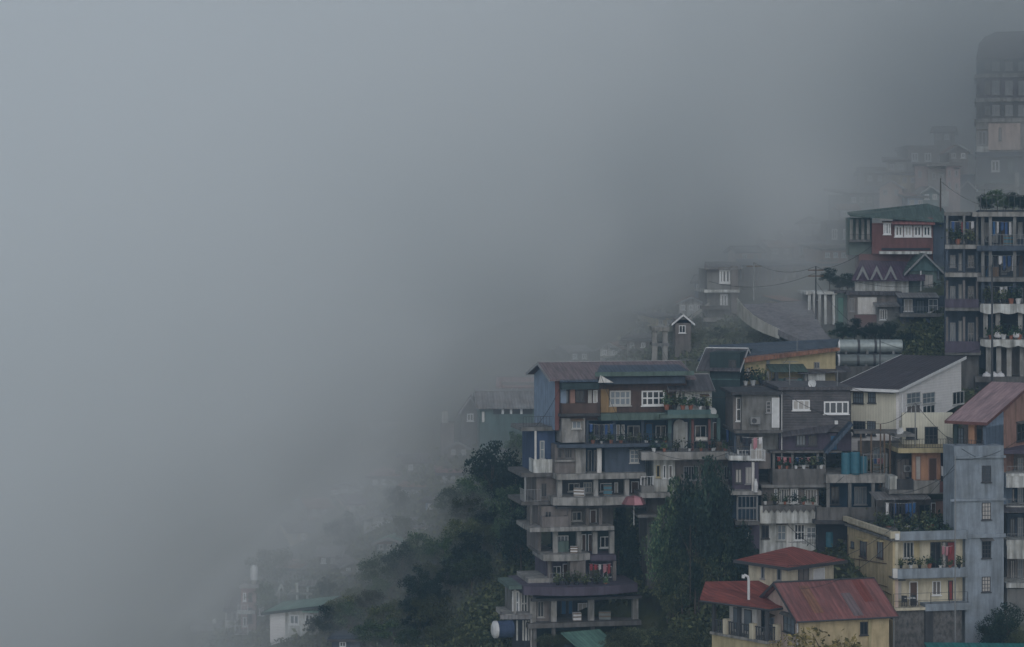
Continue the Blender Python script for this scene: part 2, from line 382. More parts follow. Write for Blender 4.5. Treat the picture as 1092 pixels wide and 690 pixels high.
    def hip(s, x0, x1, y0, y1, ze, zr, m, th=.14, ridge=.35, fascia='grey_frame', name='roof'):
        xm, ym = (x0+x1)/2, (y0+y1)/2; rl = (x1-x0)*ridge/2
        v = [(x0, y0, ze), (x1, y0, ze), (x1, y1, ze), (x0, y1, ze), (xm-rl, ym, zr), (xm+rl, ym, zr)]
        v += [(a, b, ze-th) for a, b, _ in v[:4]]
        mb = MB(); mb.v = v; mb.f = [(0, 1, 5, 4), (1, 2, 5), (2, 3, 4, 5), (3, 0, 4), (9, 8, 7, 6), (0, 6, 7, 1), (1, 7, 8, 2), (2, 8, 9, 3), (3, 9, 6, 0)]
        o = s.put(name, mb, m)
        if fascia:
            e = .05; pts = [(x0-e, y0-e), (x1+e, y0-e), (x1+e, y1+e), (x0-e, y1+e)]
            ring = MB()
            for i in range(4):
                a, b = pts[i], pts[(i+1) % 4]
                if i % 2 == 0: ring.box(min(a[0], b[0]), max(a[0], b[0]), (a[1] if i == 0 else a[1]-e+.004), (a[1]+e-.004 if i == 0 else a[1]), ze-th-.1, ze+.02)
                else: ring.box((a[0]-e+.004 if i == 1 else a[0]), (a[0] if i == 1 else a[0]+e-.004), y0, y1, ze-th-.1, ze+.02)
            s.put('fascia', ring, fascia, o)
        return o
    def awning(s, px0, px1, py0, py1, d0, d1, m, th=.06, posts=0, pym=None):
        """sheet sloping down from the wall (py0 at d1) to its free edge (py1 at d0)"""
        pm = (px0+px1)/2; x0, x1 = s.x(px0, d0), s.x(px1, d0); zf = s.z(py1, pm, d0); zb = s.z(py0, pm, d1)
        o = s.put('awning', MB().prism([(x0, d0, zf), (x1, d0, zf), (x1, d1, zb), (x0, d1, zb)], th), m)
        for i in range(posts):
            x = x0+.06+(x1-x0-.12)*i/max(1, posts-1); zb_ = s.z(pym, pm, d0)
            s.put('post', MB().box(x-.04, x+.04, d0+.02, d0+.1, zb_, zf-th), 'iron', o)
        return o
def _tri_x(xa, xb, y0, y1, ym, z0, z1):
    mb = MB(); mb.v = [(xa, y0, z0), (xa, y1, z0), (xa, ym, z1), (xb, y0, z0), (xb, y1, z0), (xb, ym, z1)]
    mb.f = [(0, 2, 1), (3, 4, 5), (0, 1, 4, 3), (1, 2, 5, 4), (2, 0, 3, 5)]; return mb

def building(name, label, px, D, rz=0.0, cat='building', group=None, zbase=None):
    X = (px-546)/FPX*D; z = hill(X, D) if zbase is None else zbase
    root = thing(name, label, cat, (X, D, z), R(rz), group)
    base = Matrix.Translation((X, D, z)) @ Matrix.Rotation(R(rz), 4, 'Z')
    return Face(root, (X, D, z), R(rz), base)

def loggia(f, px0, px1, pyt, pyb, depth, back, cols=(), colm='concrete', colw=.28, fill=(), rnd=None, d=0.0, backname='wall'):
    """open storey: a back wall set in, columns in front, doors and windows in the back wall"""
    f.wall(px0, pyt, px1, pyb, d+depth, d+depth+.3, back, backname)
    for c in cols: f.col(c, pyt, pyb, d+colw*.5+.02, colw, colm)
    for (kind, a, b) in fill:
        h = pyb-pyt
        if kind == 'w': f.win(a, pyt+h*.22, b, pyb-h*.32, 2, 1, d+depth)
        elif kind == 'W': f.win(a, pyt+h*.18, b, pyb-h*.25, 3, 2, d+depth, pm='glass_pale')
        elif kind == 'c': f.win(a, pyt+h*.18, b, pyb-h*.1, 1, 1, d+depth, pm='curtain', sill=False)
        elif kind == 'd': f.door(a, pyt+h*.12, b, pyb, 'brown_door', d+depth)
        elif kind == 'b': f.door(a, pyt+h*.12, b, pyb, 'blue_door', d+depth, 'dark_frame')
        elif kind == 'D': f.door(a, pyt+h*.12, b, pyb, 'white_door', d+depth)
# ------------------------------------------------------------------ air and light
HAZE_DENSITY, HAZE_COLOR = .0007, (.50, .76, 1.0)
FOG_DENSITY, FOG_COLOR, FOG_G, FOG_TOP, FOG_MAX, FOG_POW, FOG_BACK = .07, (.976, .984, .987), .15, 60, 5.5, 1.5, 420
SUN_EL, SUN_AZ, SUN_STRENGTH, SKY_STRENGTH, SKY_SAT, EXPOSURE = 30, 180, .95, .13, .34, -0.34
def smooth(a, b, x): t = min(1, max(0, (x-a)/(b-a))); return t*t*(3-2*t)
def fog_s(X, Z):
    """metres inside the fog, measured up-left from its ragged lower edge on the slope"""
    s = 31.6-.642*X+.766*Z-6.0*smooth(-18, -33, Z)*smooth(-45, -5, X)-8.5*smooth(-3, 12, Z)*smooth(8, 52, X)*(1-smooth(14, 36, Z))
    s += -6.5*smooth(-30, -12, X)*(1-smooth(15, 30, X))*smooth(-30, -20, Z)+3.5*smooth(46, 60, X)*smooth(8, 24, Z)
    s -= 2.5*math.exp(-((X-26)/10)**2-((Z+2)/6)**2)
    k = 1-.75*smooth(12, 30, X)*smooth(2, 10, Z)
    return s+k*3.2*noise.noise(Vector((X/15, Z/15, .5)))+k*2.0*noise.noise(Vector((X/6, Z/6, 4.5)))
def fog_back_off(y):
    """the bank leans back with the slope, then ever more steeply upright"""
    k = 15.0; t = (y-270)/k; soft = k*(math.log1p(math.exp(-abs(t)))+max(t, 0))
    return y-.76*soft
def fog_width(X, Z): return max(9, 20-.13*X)
rnd = random.Random(7)
# ================================================================== foreground houses
# ---- A: gabled house with the long rose roof
f = building('gabled_house', 'yellow and pinkish house with long rose red gable roof, before the yellow block', 853, 184, 17, 'house')
L_, dep = f.x(948), 7.6
ze = f.z(657, 850); zr = f.z(620, 850, 3.8)
f.put('wall', MB().box(0, L_, 0, .2, f.z0-4, ze-.16), 'yellow_paint', label='yellow long front wall')
f.put('wall', MB().box(0, .2, .204, dep, f.z0-4, ze-.16), 'pink_white', label='pinkish white end wall with grey stains')
f.put('wall', MB().box(.204, L_, dep-.2, dep, f.z0-4, ze-.16), 'yellow_paint'); f.put('wall', MB().box(L_-.2, L_, .204, dep-.204, f.z0-4, ze-.16), 'yellow_paint')
f.gable(0, L_, 0, dep, ze, zr, 'rose_roof', 'x', .14, 'dark_frame', 'pink_white', .55)
f.win(917, 663, 925, 677, 2, 1, 0, 'dark_frame')
f.put('pilaster', MB().box(L_*.76, L_*.76+.25, -.12, .004, f.z0-4, ze-.5), 'tan_paint')
sd = f.side('L', 0)
sd.win(815.5, 657, 826, 673, 2, 2, 0, 'grey_frame', 'glass_pale'); sd.win(836, 657.5, 848, 675, 3, 2, 0, 'dark_frame', 'glass_pale')
sd.put('window_hood', MB().extr([(sd.x(835), sd.z(657, 842)), (sd.x(849), sd.z(657, 842)), (sd.x(847), sd.z(653.5, 842)), (sd.x(837), sd.z(653.5, 842))], -.35, -.001), 'old_concrete')
sd.put('downpipe', MB().tube([(sd.x(851.5), -.08, ze-.4), (sd.x(851.5), -.08, f.z0-3)], .05), 'white_frame')
kk = (zr-ze)/(dep/2)
for (xa, xb, ya, yb, mm) in ((1.3, 2.1, .2, 3.2, 'rust_roof'), (4.4, 5.2, -.3, 2.2, 'pink_roof'), (6.0, 6.8, 1.2, 3.6, 'red_roof')):
    f.put('roof_patch', MB().prism([(xa, ya, ze+kk*ya+.05), (xb, ya, ze+kk*ya+.05), (xb, yb, ze+kk*yb+.05), (xa, yb, ze+kk*yb+.05)], .045), mm)
f.put('gutter', MB().tube([(-.5, -.62, ze-.36), (L_+.5, -.62, ze-.36)], .07), 'iron')

# ---- B: two storey house with red hip roofs
f = building('hip_roofed_house', 'cream two storey house with two orange red hip roofs, left of the gabled house', 840, 190.5, 40, 'house')
# rotated so that one corner (px 840) points at the camera
w1, d1 = f.x(889), 4.3
zt = f.z(602, 840); zr = zt+1.0
f.put('wall', MB().box(0, w1, 0, d1, f.z0-2, zt-.2), 'cream_paint')
f.hip(-.75, w1+.75, -.75, d1+.9, zt-.12, zr-.05, 'red_roof', .13, .1, 'dark_frame')
f.win(851, 605.5, 862, 624, 2, 1, 0, 'dark_frame'); f.door(867, 606, 879, 626, 'white_door', 0)
f.put('screen', MB().box(f.x(863), f.x(866), -.05, -.001, f.z(626, 864), f.z(605, 864)), 'curtain')
sd = f.side('L', 0)
sd.win(812, 603.5, 815.5, 617, 1, 1, 0, 'grey_frame'); sd.win(829, 604, 833.5, 619, 1, 1, 0, 'grey_frame')
# porch wing
zp = f.z(649, 800, -1)
xw0, xw1 = sd.x(757), sd.x(800)
px0, px1, py0_, py1_ = -5.2, -.3, -3.6, .6
ws = sd
w0, w1_ = ws.x(755, 0)-.2, ws.x(806, 0)
f.put('porch_roof', MB().prism([ (a, b, c) for a, b, c in ((-4.2, -2.0, zp+.05), (.9, -2.2, zp+.02), (1.2, 2.2, zp+1.25), (-3.3, 5.9, zp+1.15), (-5.2, 4.6, zp+.1))], .16), 'red_roof')
f.put('porch_fascia', MB().tube([(-5.2, 4.6, zp-.07), (-4.2, -2.05, zp-.1), (.9, -2.25, zp-.13)], .09), 'dark_frame')
f.put('wall', MB().box(-2.9, .4, .6, 3.6, f.z0-2, zp-.12), 'white_paint', label='white wall under the lower porch roof')
f.put('terrace_floor', MB().box(-4.3, .6, -1.9, 4.4, zp-2.75, zp-2.55), 'pale_concrete')
f.put('terrace_base', MB().box(-4.15, .5, -1.75, 4.3, f.z0-6, zp-2.754), 'tan_paint')
for (x, y) in ((-4.1, -1.7), (-4.1, 1.3), (.3, -1.7), (-1.9, -1.7), (-4.1, 4.1)):
    f.put('pillar', MB().box(x-.13, x+.13, y-.13, y+.13, zp-2.55, zp-.14), 'dark_concrete')
for (x, y) in ((-4.1, -.2), (-4.1, 2.7), (-3, -1.7), (-.8, -1.7)):
    f.put('balustrade_pier', MB().box(x-.22, x+.22, y-.22, y+.22, zp-2.55, zp-1.35), 'cream_paint')
rb = MB()
for i in range(16): rb.box(-3.85+i*.26, -3.78+i*.26, -1.73, -1.66, zp-2.55, zp-1.6)
for i in range(20): rb.box(-4.14, -4.07, -1.4+i*.27, -1.33+i*.27, zp-2.55, zp-1.6)
rb.box(-3.9, .2, -1.74, -1.65, zp-1.6, zp-1.52); rb.box(-4.15, -4.06, -1.5, 4.0, zp-1.6, zp-1.52)
f.put('balustrade', rb, 'iron')
s2 = f.side('L', -2.9)
for (a, b) in ((1.1, 1.9), (2.3, 3.1)):
    z1 = zp-.6; z0 = zp-2.3
    o = f.put('window', MB().box(-2.97, -2.88, a, b, z0, z1), 'dark_frame'); f.put('pane', MB().box(-2.985, -2.95, a+.07, b-.07, z0+.07, z1-.07), 'glass_pale', o)
for (a, b) in ((-2.4, -1.5), (-.9, -.1)):
    o = f.put('window', MB().box(a, b, .53, .62, zp-2.3, zp-.6), 'dark_frame'); f.put('pane', MB().box(a+.07, b-.07, .515, .56, zp-2.23, zp-.67), 'glass', o)
B_FACE, B_ZP = f, zp

# ---- C: yellow block with the blue grey tower
f = building('apartment_block', 'yellow and cream apartment block with balconies joined to a flat blue grey tower', 952, 192, 12, 'apartment block')
xr = f.x(1072); xt = f.x(1031); ztop = f.z(567, 955); zbot = f.z0-3
dep = 10.5
zmid0, zmid1 = f.z(611, 990), f.z(615, 990)
f.put('wall', MB().box(0, .2, .0, dep, f.z(650, 952), ztop-.35), 'yellow_paint', label='plain yellow side wall with brown pipes and hooded windows')
f.put('wall', MB().box(.204, xt, .9, 1.1, f.z(648, 990), f.z(576, 990)), 'cream_paint', label='cream wall behind the balconies')
f.put('wall', MB().box(.204, xr, dep-.2, dep, f.z0-2, f.z(576, 990)), 'yellow_paint')
f.put('tower_wall', MB().box(f.x(1019), xr, .3, 2.6, f.z(573, 1040)+.004, f.z(476, 1040)), 'bluegrey_paint', label='blue grey tower wall with ledges')
f.put('tower_wall', MB().box(xt, xr, .3, 6.4, f.z0-2, f.z(573, 1040)), 'bluegrey_paint')
for (a, b, p) in ((486.5, 489, 1019), (532, 534.5, 1014), (570, 574, 1031)):
    f.put('ledge', MB().box(f.x(p), xr+.12, .12, .296, f.z(b, 1040), f.z(a, 1040)), 'bluegrey_paint')
for (a, b) in ((496.5, 514), (536, 554), (577, 595)): f.win(1047, a, 1056.5, b, 3, 4, .3, 'dark_frame', 'glass', .05)
f.win(1047, 615, 1056, 631, 3, 4, .3, 'dark_frame', 'glass', .05)
# roof terrace with parapet
f.put('terrace_floor', MB().box(-.25, f.x(1019)-.004, -.25, dep, f.z(576, 985), f.z(573.4, 985)), 'concrete')
f.put('parapet', MB().box(.5, f.x(1031), -.3, -.12, f.z(575.5, 985), f.z(566, 985)), 'bluegrey_paint', label='blue grey band along the roof terrace')
f.put('cornice', MB().box(-.32, -.004, -.1, dep+.2, ztop-.35, ztop+.05), 'cream_paint'); f.put('cornice', MB().box(-.32, .496, -.34, -.104, ztop-.5, ztop+.05), 'cream_paint')
f.put('drain_head', MB().box(.05, .4, -.45, -.344, ztop-.62, ztop-.1), 'white_frame')
# balcony of the middle floor, with parapet
f.put('floor_slab', MB().box(.0, xt-.004, -.25, .896, f.z(616.5, 990), f.z(614, 990)), 'concrete')
f.put('parapet', MB().box(.3, xt-.004, -.29, -.1, f.z(615.8, 990), f.z(605.5, 990)), 'bluegrey_paint', label='blue grey balcony band')
f.put('balcony_end', MB().box(-.08, .296, -.3, -.08, f.z(616, 952), f.z(606, 952)), 'white_paint')
f.put('wall', MB().box(.204, .5, .1, .896, f.z(648, 952), f.z(617, 952)), 'pink_white'); f.put('wall', MB().box(.204, .45, .0, .896, f.z(612, 952), f.z(576.2, 952)), 'cream_paint')
f.win(963, 578, 974, 595, 3, 1, .9, 'white_frame', 'glass'); f.win(992, 578, 1003, 606, 2, 1, .9, 'dark_frame', 'glass', sill=False)
f.win(1004, 577.5, 1009, 606, 1, 1, .9, 'dark_frame', 'curtain', sill=False); f.win(1009.5, 577.5, 1018.5, 604, 1, 1, .9, 'dark_frame', 'curtain_red', sill=False)
f.put('wall', MB().box(f.x(979), f.x(985), .86, .896, f.z(600, 980), f.z(577, 980)), 'tan_paint', label='tan panel')
# ground floor
f.door(969.5, 620, 978.5, 647, 'brown_door', .9); f.win(994, 619.5, 1003, 634.5, 2, 1, .9, 'white_frame', 'glass'); f.win(954, 619.5, 962, 640, 1, 1, .9, 'cream_paint', 'curtain')
f.win(1011, 619, 1016, 640, 1, 1, .9, 'dark_frame', 'curtain_red', sill=False)
f.put('floor_slab', MB().box(-.1, f.x(985), -.35, .896, f.z(650.5, 965), f.z(647.5, 965)), 'cream_paint'); f.put('floor_slab', MB().box(f.x(985)+.004, f.x(1033), -.35, .896, f.z(650.5, 1005), f.z(643, 1005)), 'bluegrey_paint')
f.rail(953, 1032, 632, 648, -.28, 'iron', .35, 0, .03, 'lines')
# retaining wall of stone below
f.put('stone_base', MB().box(.16, f.x(1026), .05, 1.3, f.z(700, 985), f.z(650.6, 985)), 'stone', label='stained rubble stone base')
f.put('buttress', MB().box(f.x(986), f.x(994), -.2, .046, f.z(700, 990), f.z(651, 990)), 'dark_concrete')
sd = f.side('L', 0)
for (a, b, c, e) in ((917.5, 575, 924.5, 594), (936, 576, 942, 595)):
    sd.win(a, b, c, e, 2, 1, 0, 'brown_wood', 'glass')
    sd.put('window_hood', MB().box(sd.x(a)-.25, sd.x(c)+.25, -.4, -.001, sd.z(b-.4, a), sd.z(b-2.4, a)), 'tan_paint')
sd.win(908, 577.5, 911, 584, 1, 1, 0, 'dark_frame'); sd.win(900, 576, 902, 580, 1, 1, 0, 'dark_frame', sill=False)
sd.win(900, 613.5, 902, 618, 1, 1, 0, 'dark_frame', sill=False); sd.win(909, 615, 911.5, 620, 1, 1, 0, 'dark_frame', sill=False)
for (pts) in (((917, 596), (917, 620)), ((899, 594), (946, 601)), ((905, 570), (905, 618)), ((899, 611), (947, 626)), ((930, 624), (951, 634))):
    sd.put('pipe', MB().tube([(sd.x(a), -.06, sd.z(b, a)) for a, b in pts], .035), 'wood')
sd.wall(897, 650, 952, None, -.01, .15, 'yellow_paint')
C_FACE = f

# ---- house with the pink shed roof, behind the top of the tower
f = building('shed_roofed_house', 'house with a pale pink shed roof above a loggia, over the blue grey tower', 1051, 194.6, -33, 'house', zbase=-24)
xl = f.x(1017); zf = f.z(451, 1051); dep = 9.5
kx = .42
f.shed(xl-.5, .35, -.6, dep, f.z(448.5, 1000, -.6), zf+2.75, 'dusty_pink_roof', .12, f.z(451, 1053, -.6), zf+2.75, 'red_brown')
f.put('wall', MB().extr([(0, 0)], 0, 0) if False else MB().prism([(-.25, .05, zf-.35), (0, .05, zf-.35), (0, dep-.3, zf+2.45), (-.25, dep-.3, zf+2.45)], 2.9), 'pale_blue', label='pale blue side wall under the slanting eave')
f.put('wall', MB().box(-.25, 0, .05, dep-.3, zf-7, zf-.36), 'pale_blue')
f.put('wall', MB().prism([(.004, 3.9, zf+.72), (.10, 3.9, zf+.72), (.10, dep-.4, zf+2.3), (.004, dep-.4, zf+2.3)], 5.5), 'salmon_paint', label='salmon pink part of the side wall')
sd = f.side('R', .1)
sd.win(1084, 452, 1093, 470, 2, 2, 0, 'dark_frame')
f.put('wall', MB().box(xl, -.254, 1.7, 2.0, zf-4, zf-.1), 'warm_grey'); f.put('loggia_floor', MB().box(xl-.1, -.254, -.1, 1.7, f.z(482, 1030), f.z(478.5, 1030)), 'bluegrey_paint')
f.put('column', MB().box(f.x(1030), f.x(1036.5), .5, 1.0, f.z(478.5, 1034), zf-.1), 'orange_paint'); f.put('column', MB().box(xl, xl+.3, 0, .3, f.z(478.5, 1018), zf-.1), 'green_dark')
f.win(1021, 456, 1028, 474, 2, 2, 1.7, 'dark_frame', 'glass_pale'); f.win(1038, 457, 1047, 473, 2, 2, 1.7, 'dark_frame', 'glass')
f.rail(1018, 1049, 469, 478.5, .05, 'iron', .2)
f.put('wall', MB().box(xl, -.254, 2.004, 6.0, zf-7, zf-.2), 'bluegrey_paint')

# ---- D: white house with the big dark shed roof
f = building('shed_roofed_house', 'white sided house with cream lower walls under a big dark shed roof', 958, 208, -33, 'house')
xl = f.x(907); dep = 14.0; zf = f.z(416, 958); zb = f.z(381, 1052, dep)
f.shed(xl-1.5, .35, -.7, dep+.3, f.z(413.5, 900, -.7), zb, 'dark_roof', .14, f.z(416, 958, -.7), zb, 'white_frame')
f.put('wall', MB().prism([(-.25, .1, zf-.2), (0, .1, zf-.2), (0, dep, zb-.3), (-.25, dep, zb-.3)], 4.0), 'white_siding', label='white sided gable wall')
f.put('wall', MB().box(-.25, 0, .1, dep, f.z0-2, zf-4.3), 'cream_siding')
f.put('wall', MB().box(xl, -.254, .1, .35, f.z(460, 930), zf-.3), 'cream_siding', label='cream boarded front wall')
f.put('wall', MB().box(xl, -.254, .1, .35, f.z0-2, f.z(460, 930)-.004), 'white_siding'); f.put('wall', MB().box(xl, xl+.25, .354, dep, f.z0-2, zf-.3), 'white_siding')
f.win(910, 418.5, 921, 430, 4, 2, .1, 'dark_frame', 'glass_pale'); f.win(926, 418.5, 934, 429.5, 3, 2, .1, 'dark_frame', 'glass_pale')
f.win(910, 449, 923, 465, 4, 3, .1, 'dark_frame', 'glass'); f.win(925, 449, 934, 464, 3, 3, .1, 'dark_frame', 'glass')
sd = f.side('R', 0)
for (a, b) in ((966.5, 981), (983.5, 996.5)): sd.win(a, 418.5, b, 430, 3, 2, 0, 'white_frame', 'glass_pale', .06); sd.win(a, 432, b, 443.5, 3, 1, 0, 'white_frame', 'glass', .06)
sd.win(1015.5, 417.5, 1027.5, 431, 3, 1, 0, 'white_frame', 'glass', .06)
sd.put('wall', MB().box(.1, 9.5, -.05, -.002, sd.z(459, 975), sd.z(446, 975)), 'cream_siding', label='cream band on the white gable wall')
sd.win(967, 455.5, 978, 466, 3, 1, -.05, 'dark_frame', 'glass'); sd.win(981, 454, 993, 466, 3, 1, -.05, 'dark_frame', 'glass')
sd.put('downpipe', MB().tube([(sd.x(961), -.1, sd.z(420, 961)), (sd.x(961), -.1, sd.z(500, 961))], .06), 'white_frame')
sd.put('downpipe', MB().tube([(sd.x(942-0), -.1, sd.z(418, 961)), (sd.x(942), -.1, sd.z(419, 961))], .06), 'white_frame') if False else None
D_FACE = f
# ---- grille balcony in front of the white house
f = building('concrete_terrace', 'weathered concrete terrace with railings and wooden posts below the white house', 930, 204, 0, 'terrace', zbase=-30)
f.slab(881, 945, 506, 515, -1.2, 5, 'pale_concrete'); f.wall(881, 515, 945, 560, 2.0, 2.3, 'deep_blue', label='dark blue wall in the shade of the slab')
for p in (883, 906, 931, 943): f.col(p, 515, 545, -.9, .28, 'concrete')
f.parapet(871, 945, 541, 555, -1.1, 'old_concrete', 2.5); f.slab(868, 948, 555, 559, -1.3, 2.0, 'dark_concrete')
f.wall(871, 559, 945, None, .6, 2.2, 'shade_and_black'); f.rail(921, 946, 484, 506, -1.1, 'rail_grey', .28, 3.0)
f.win(886, 519, 895, 538, 2, 1, 2.0, 'dark_frame', 'glass'); f.win(911, 519, 924, 538, 3, 1, 2.0, 'grey_frame', 'glass_pale')
for p in (918, 929, 943, 949): f.col(p, 462, 506, -.6, .12, 'wood', 'post')
f.slab(911, 961, 460, 462.5, -.8, 1.5, 'old_concrete', 'lintel')
f.wall(915, 470, 960, 506, 2.2, 2.4, 'warm_grey')
f.win(931, 477, 941, 500, 2, 3, 2.2, 'rail_grey', 'glass_pale', sill=False)

# ---- Q: orange terrace house between white house and yellow block
f = building('terrace_house', 'orange walled terrace house with concrete balconies and a tin lean-to, above the yellow block', 975, 202, 4, 'house')
f.slab(958, 1019, 478, 483, -1.0, 5, 'tan_paint', 'roof_slab')
f.wall(973, 483, 1003, 514, .0, .3, 'orange_paint', label='orange wall'); f.wall(955, 484, 973, 520, 1.6, 1.9, 'dark_concrete'); f.wall(1003, 483, 1019, 512, 1.2, 1.5, 'purple_grey')
f.win(956, 489, 970, 512, 3, 1, 1.6, 'dark_frame'); f.win(976, 486, 982, 512, 1, 1, 0, 'salmon_paint', 'curtain', sill=False); f.door(990, 488, 999, 514, 'brown_door', 0, 'salmon_paint')
f.parapet(975, 1002, 512.5, 526, -1.3, 'pale_concrete', 1.4); f.parapet(1002.3, 1018, 513.5, 525, -1.3, 'red_brown', 1.4)
f.slab(948, 1020, 522.5, 527, -1.25, 3, 'concrete')
f.wall(949, 508, 957, 522, -.6, 1.5, 'stained_white'); f.parapet(957.3, 974, 511, 523, -.9, 'dark_concrete', 2)
f.slab(955, 976, 463, 466, -.6, 2.5, 'concrete'); f.wall(962, 440, 1016, 478, 3.0, 3.3, 'cream_siding', label='cream wall at the back of the top terrace')
f.rail(958, 1017, 468, 478, -.9, 'iron', .22, 2.5); f.win(986, 455, 1000, 474, 3, 2, 3.0, 'dark_frame', 'glass'); f.win(966, 456, 978, 468, 3, 1, 3.0, 'dark_frame', 'glass')
f.awning(934, 993, 524, 532, -2.4, .2, 'grey_roof', .06, 4, 566)
f.wall(934, 533, 1012, None, 1.2, 1.5, 'warm_grey'); f.win(980, 538, 992, 560, 2, 1, 1.2, 'dark_frame', 'glass'); f.win(950, 540, 962, 556, 2, 2, 1.2, 'dark_frame'); 
f.door(992.5, 536, 998, 566, 'brown_door', 1.2); f.wall(998.5, 535, 1008, 563, .9, 1.196, 'salmon_paint')
f.slab(930, 1015, 566, 572, -2.6, 1.2, 'dark_concrete')
Q_FACE = f

# ---- E: grey shingled house over stained concrete storeys
f = building('shingled_house', 'dark grey shingled house with two white framed windows over stained concrete storeys', 832, 204.5, 3, 'house')
f.wall(832, 416, 907, 461, 0, 8, 'grey_shingle', label='dark grey shingled wall'); f.win(845, 426.5, 863.5, 437.5, 3, 1, 0, 'white_frame', 'curtain', .11); f.win(878.5, 428, 905, 441.5, 4, 1, 0, 'white_frame', 'glass', .12)
f.put('vent', MB().box(f.x(890), f.x(893.5), -.06, .01, f.z(452.5, 892), f.z(448.5, 892)), 'rail_white')
f.slab(830, 909, 412.5, 416, -.35, 8.2, 'slate_roof', 'roof_slab')
f.wall(791, 421, 831, 459, -.5, 6, 'concrete', label='bare grey concrete wall'); f.door(823, 424, 831, 456, 'white_door', -.5, 'white_frame'); f.win(817, 428, 822, 440, 1, 3, -.5, 'grey_frame'); f.win(785, 424, 790, 449, 1, 2, .3, 'white_frame', 'glass')
f.wall(782, 418, 791, 459, .3, 5, 'warm_grey'); f.slab(780, 834, 418, 421, -1.0, 6, 'dark_concrete'); f.slab(783, 834, 459, 462, -.9, 6, 'old_concrete')
f.put('conduit', MB().tube([(f.x(833.5), -.08, f.z(417, 833)), (f.x(833.5), -.08, f.z(500, 833))], .045), 'rail_white')
# stair awning on the right, slanting
f.put('stair_roof', MB().extr([(f.x(876), f.z(481, 876)), (f.x(905), f.z(449, 905)), (f.x(907), f.z(452, 905)), (f.x(880), f.z(483, 880))], -1.3, -.1), 'blue_roof')
f.put('tin_awning', MB().prism([(f.x(833), -1.0, f.z(464, 833)), (f.x(880), -1.0, f.z(459.5, 880)), (f.x(893), -.004, f.z(452, 893)), (f.x(833), -.004, f.z(460.5, 833))], .06), 'slate_roof')
# storey two
f.wall(831, 462, 908, 481, .2, 8, 'purple_grey'); f.win(849, 464, 859, 475, 3, 1, .2, 'dark_frame', 'glass_pale'); f.win(862, 464, 871, 475, 3, 1, .2, 'dark_frame', 'glass'); f.door(885, 464, 893, 484, 'blue_door', .2, 'dark_frame')
f.wall(791, 462, 830, 483, .6, 6, 'concrete'); f.win(788, 464, 796, 482, 3, 1, .6, 'rail_white', 'glass', sill=False); f.win(800, 468, 813, 490, 2, 2, .0, 'white_frame', 'curtain'); f.rail(788, 816, 480, 492, -.9, 'rail_white', .25, 1.4)
f.wall(799, 483, 822, 500, .3, 6, 'warm_grey')
# storey three: open, with laundry
f.slab(822, 898, 481, 483, -1.0, 8, 'old_concrete'); f.wall(824, 483, 881, 500, 1.8, 2.1, 'dark_concrete'); f.win(842, 490, 854, 500, 2, 1, 1.8, 'white_frame', 'curtain'); f.win(855, 488, 863, 500, 2, 1, 1.8, 'dark_frame')
for p in (825, 845, 872, 879): f.col(p, 483, 500, -.6, .2, 'concrete')
f.parapet(824, 881, 500, 518, -.9, 'old_concrete', 2.6); f.slab(812, 884, 517, 520, -1.05, 8, 'concrete')
# storey four: row of narrow windows
f.wall(812, 520, 873, 538, 0, 8, 'warm_grey'); f.win(831, 521, 841, 536.5, 4, 1, 0, 'white_frame', 'glass', .09); f.win(843, 521, 851, 536.5, 3, 1, 0, 'white_frame', 'glass_pale', .09); f.win(858, 521.5, 871, 537, 4, 1, 0, 'white_frame', 'glass', .09)
f.win(825.5, 521, 829, 536, 1, 1, 0, 'white_frame', 'glass', .08, sill=False)
f.put('scalloped_band', MB().extr([(f.x(812), f.z(538, 812)), (f.x(874), f.z(538, 874))]+[(f.x(874-i*3.1), f.z(541.5 if i % 2 else 545.5, 850)) for i in range(21)], -.9, -.75), 'old_concrete')
f.put('balcony_wall', MB().box(f.x(809), f.x(873), -.74, 0, f.z(557, 840), f.z(538.5, 840)), 'stained_white', label='white balcony wall with dark run-off stains')
# storey five
f.wall(809, 557, 873, None, .6, 8, 'stained_white'); f.win(829, 559.5, 838, 576, 2, 2, .6, 'white_frame', 'glass_pale'); f.win(847, 559, 858, 576, 3, 2, .6, 'white_frame', 'glass'); f.win(812, 560, 820, 574, 2, 1, .6, 'dark_frame')
f.put('pilaster', MB().box(f.x(839.5), f.x(845), .45, .598, f.z(592, 840), f.z(557, 840)), 'white_paint'); f.win(860, 562, 870, 574, 2, 2, .6, 'rail_white', 'glass')
f.wall(873.5, 560, 898, None, 1.4, 4, 'deep_blue'); f.rail(856, 872, 571, 580, -.3, 'iron', .2)
E_FACE = f

# ---- dark purple building squeezed between the trees and the shingled house
f = building('narrow_building', 'narrow dark purple building with white ledges and an iron grille, left of the shingled house', 783, 203.5, 0, 'building')
f.wall(781, 493, 809, 526, .8, 6, 'purple_grey'); f.slab(777, 800, 486, 491, -.8, 6, 'stained_white'); f.rail(778, 799, 476, 486, -.6, 'iron', .2, 1)
f.slab(779, 812, 524, 528, -.9, 6, 'pale_concrete'); f.win(784, 500, 791, 515, 2, 1, .8, 'dark_frame'); f.win(795, 498, 802, 516, 2, 1, .8, 'grey_frame', 'curtain'); f.col(803, 493, 524, -.5, .22, 'white_paint')
f.wall(781, 528, 809, 562, 1.0, 6, 'deep_blue'); f.rail(787, 808, 529, 556, -.7, 'rail_grey', .3, 1.6, .05, 'bars', 'grille'); f.rail(787, 808, 541, 543.5, -.78, 'rail_grey', 9, 0, .05, 'lines', 'grille_bar')
f.slab(784, 810, 556, 560, -.9, 6, 'old_concrete'); f.wall(783, 560, 810, None, .8, 6, 'purple_grey'); f.win(790, 565, 800, 576, 2, 1, .8, 'dark_frame')
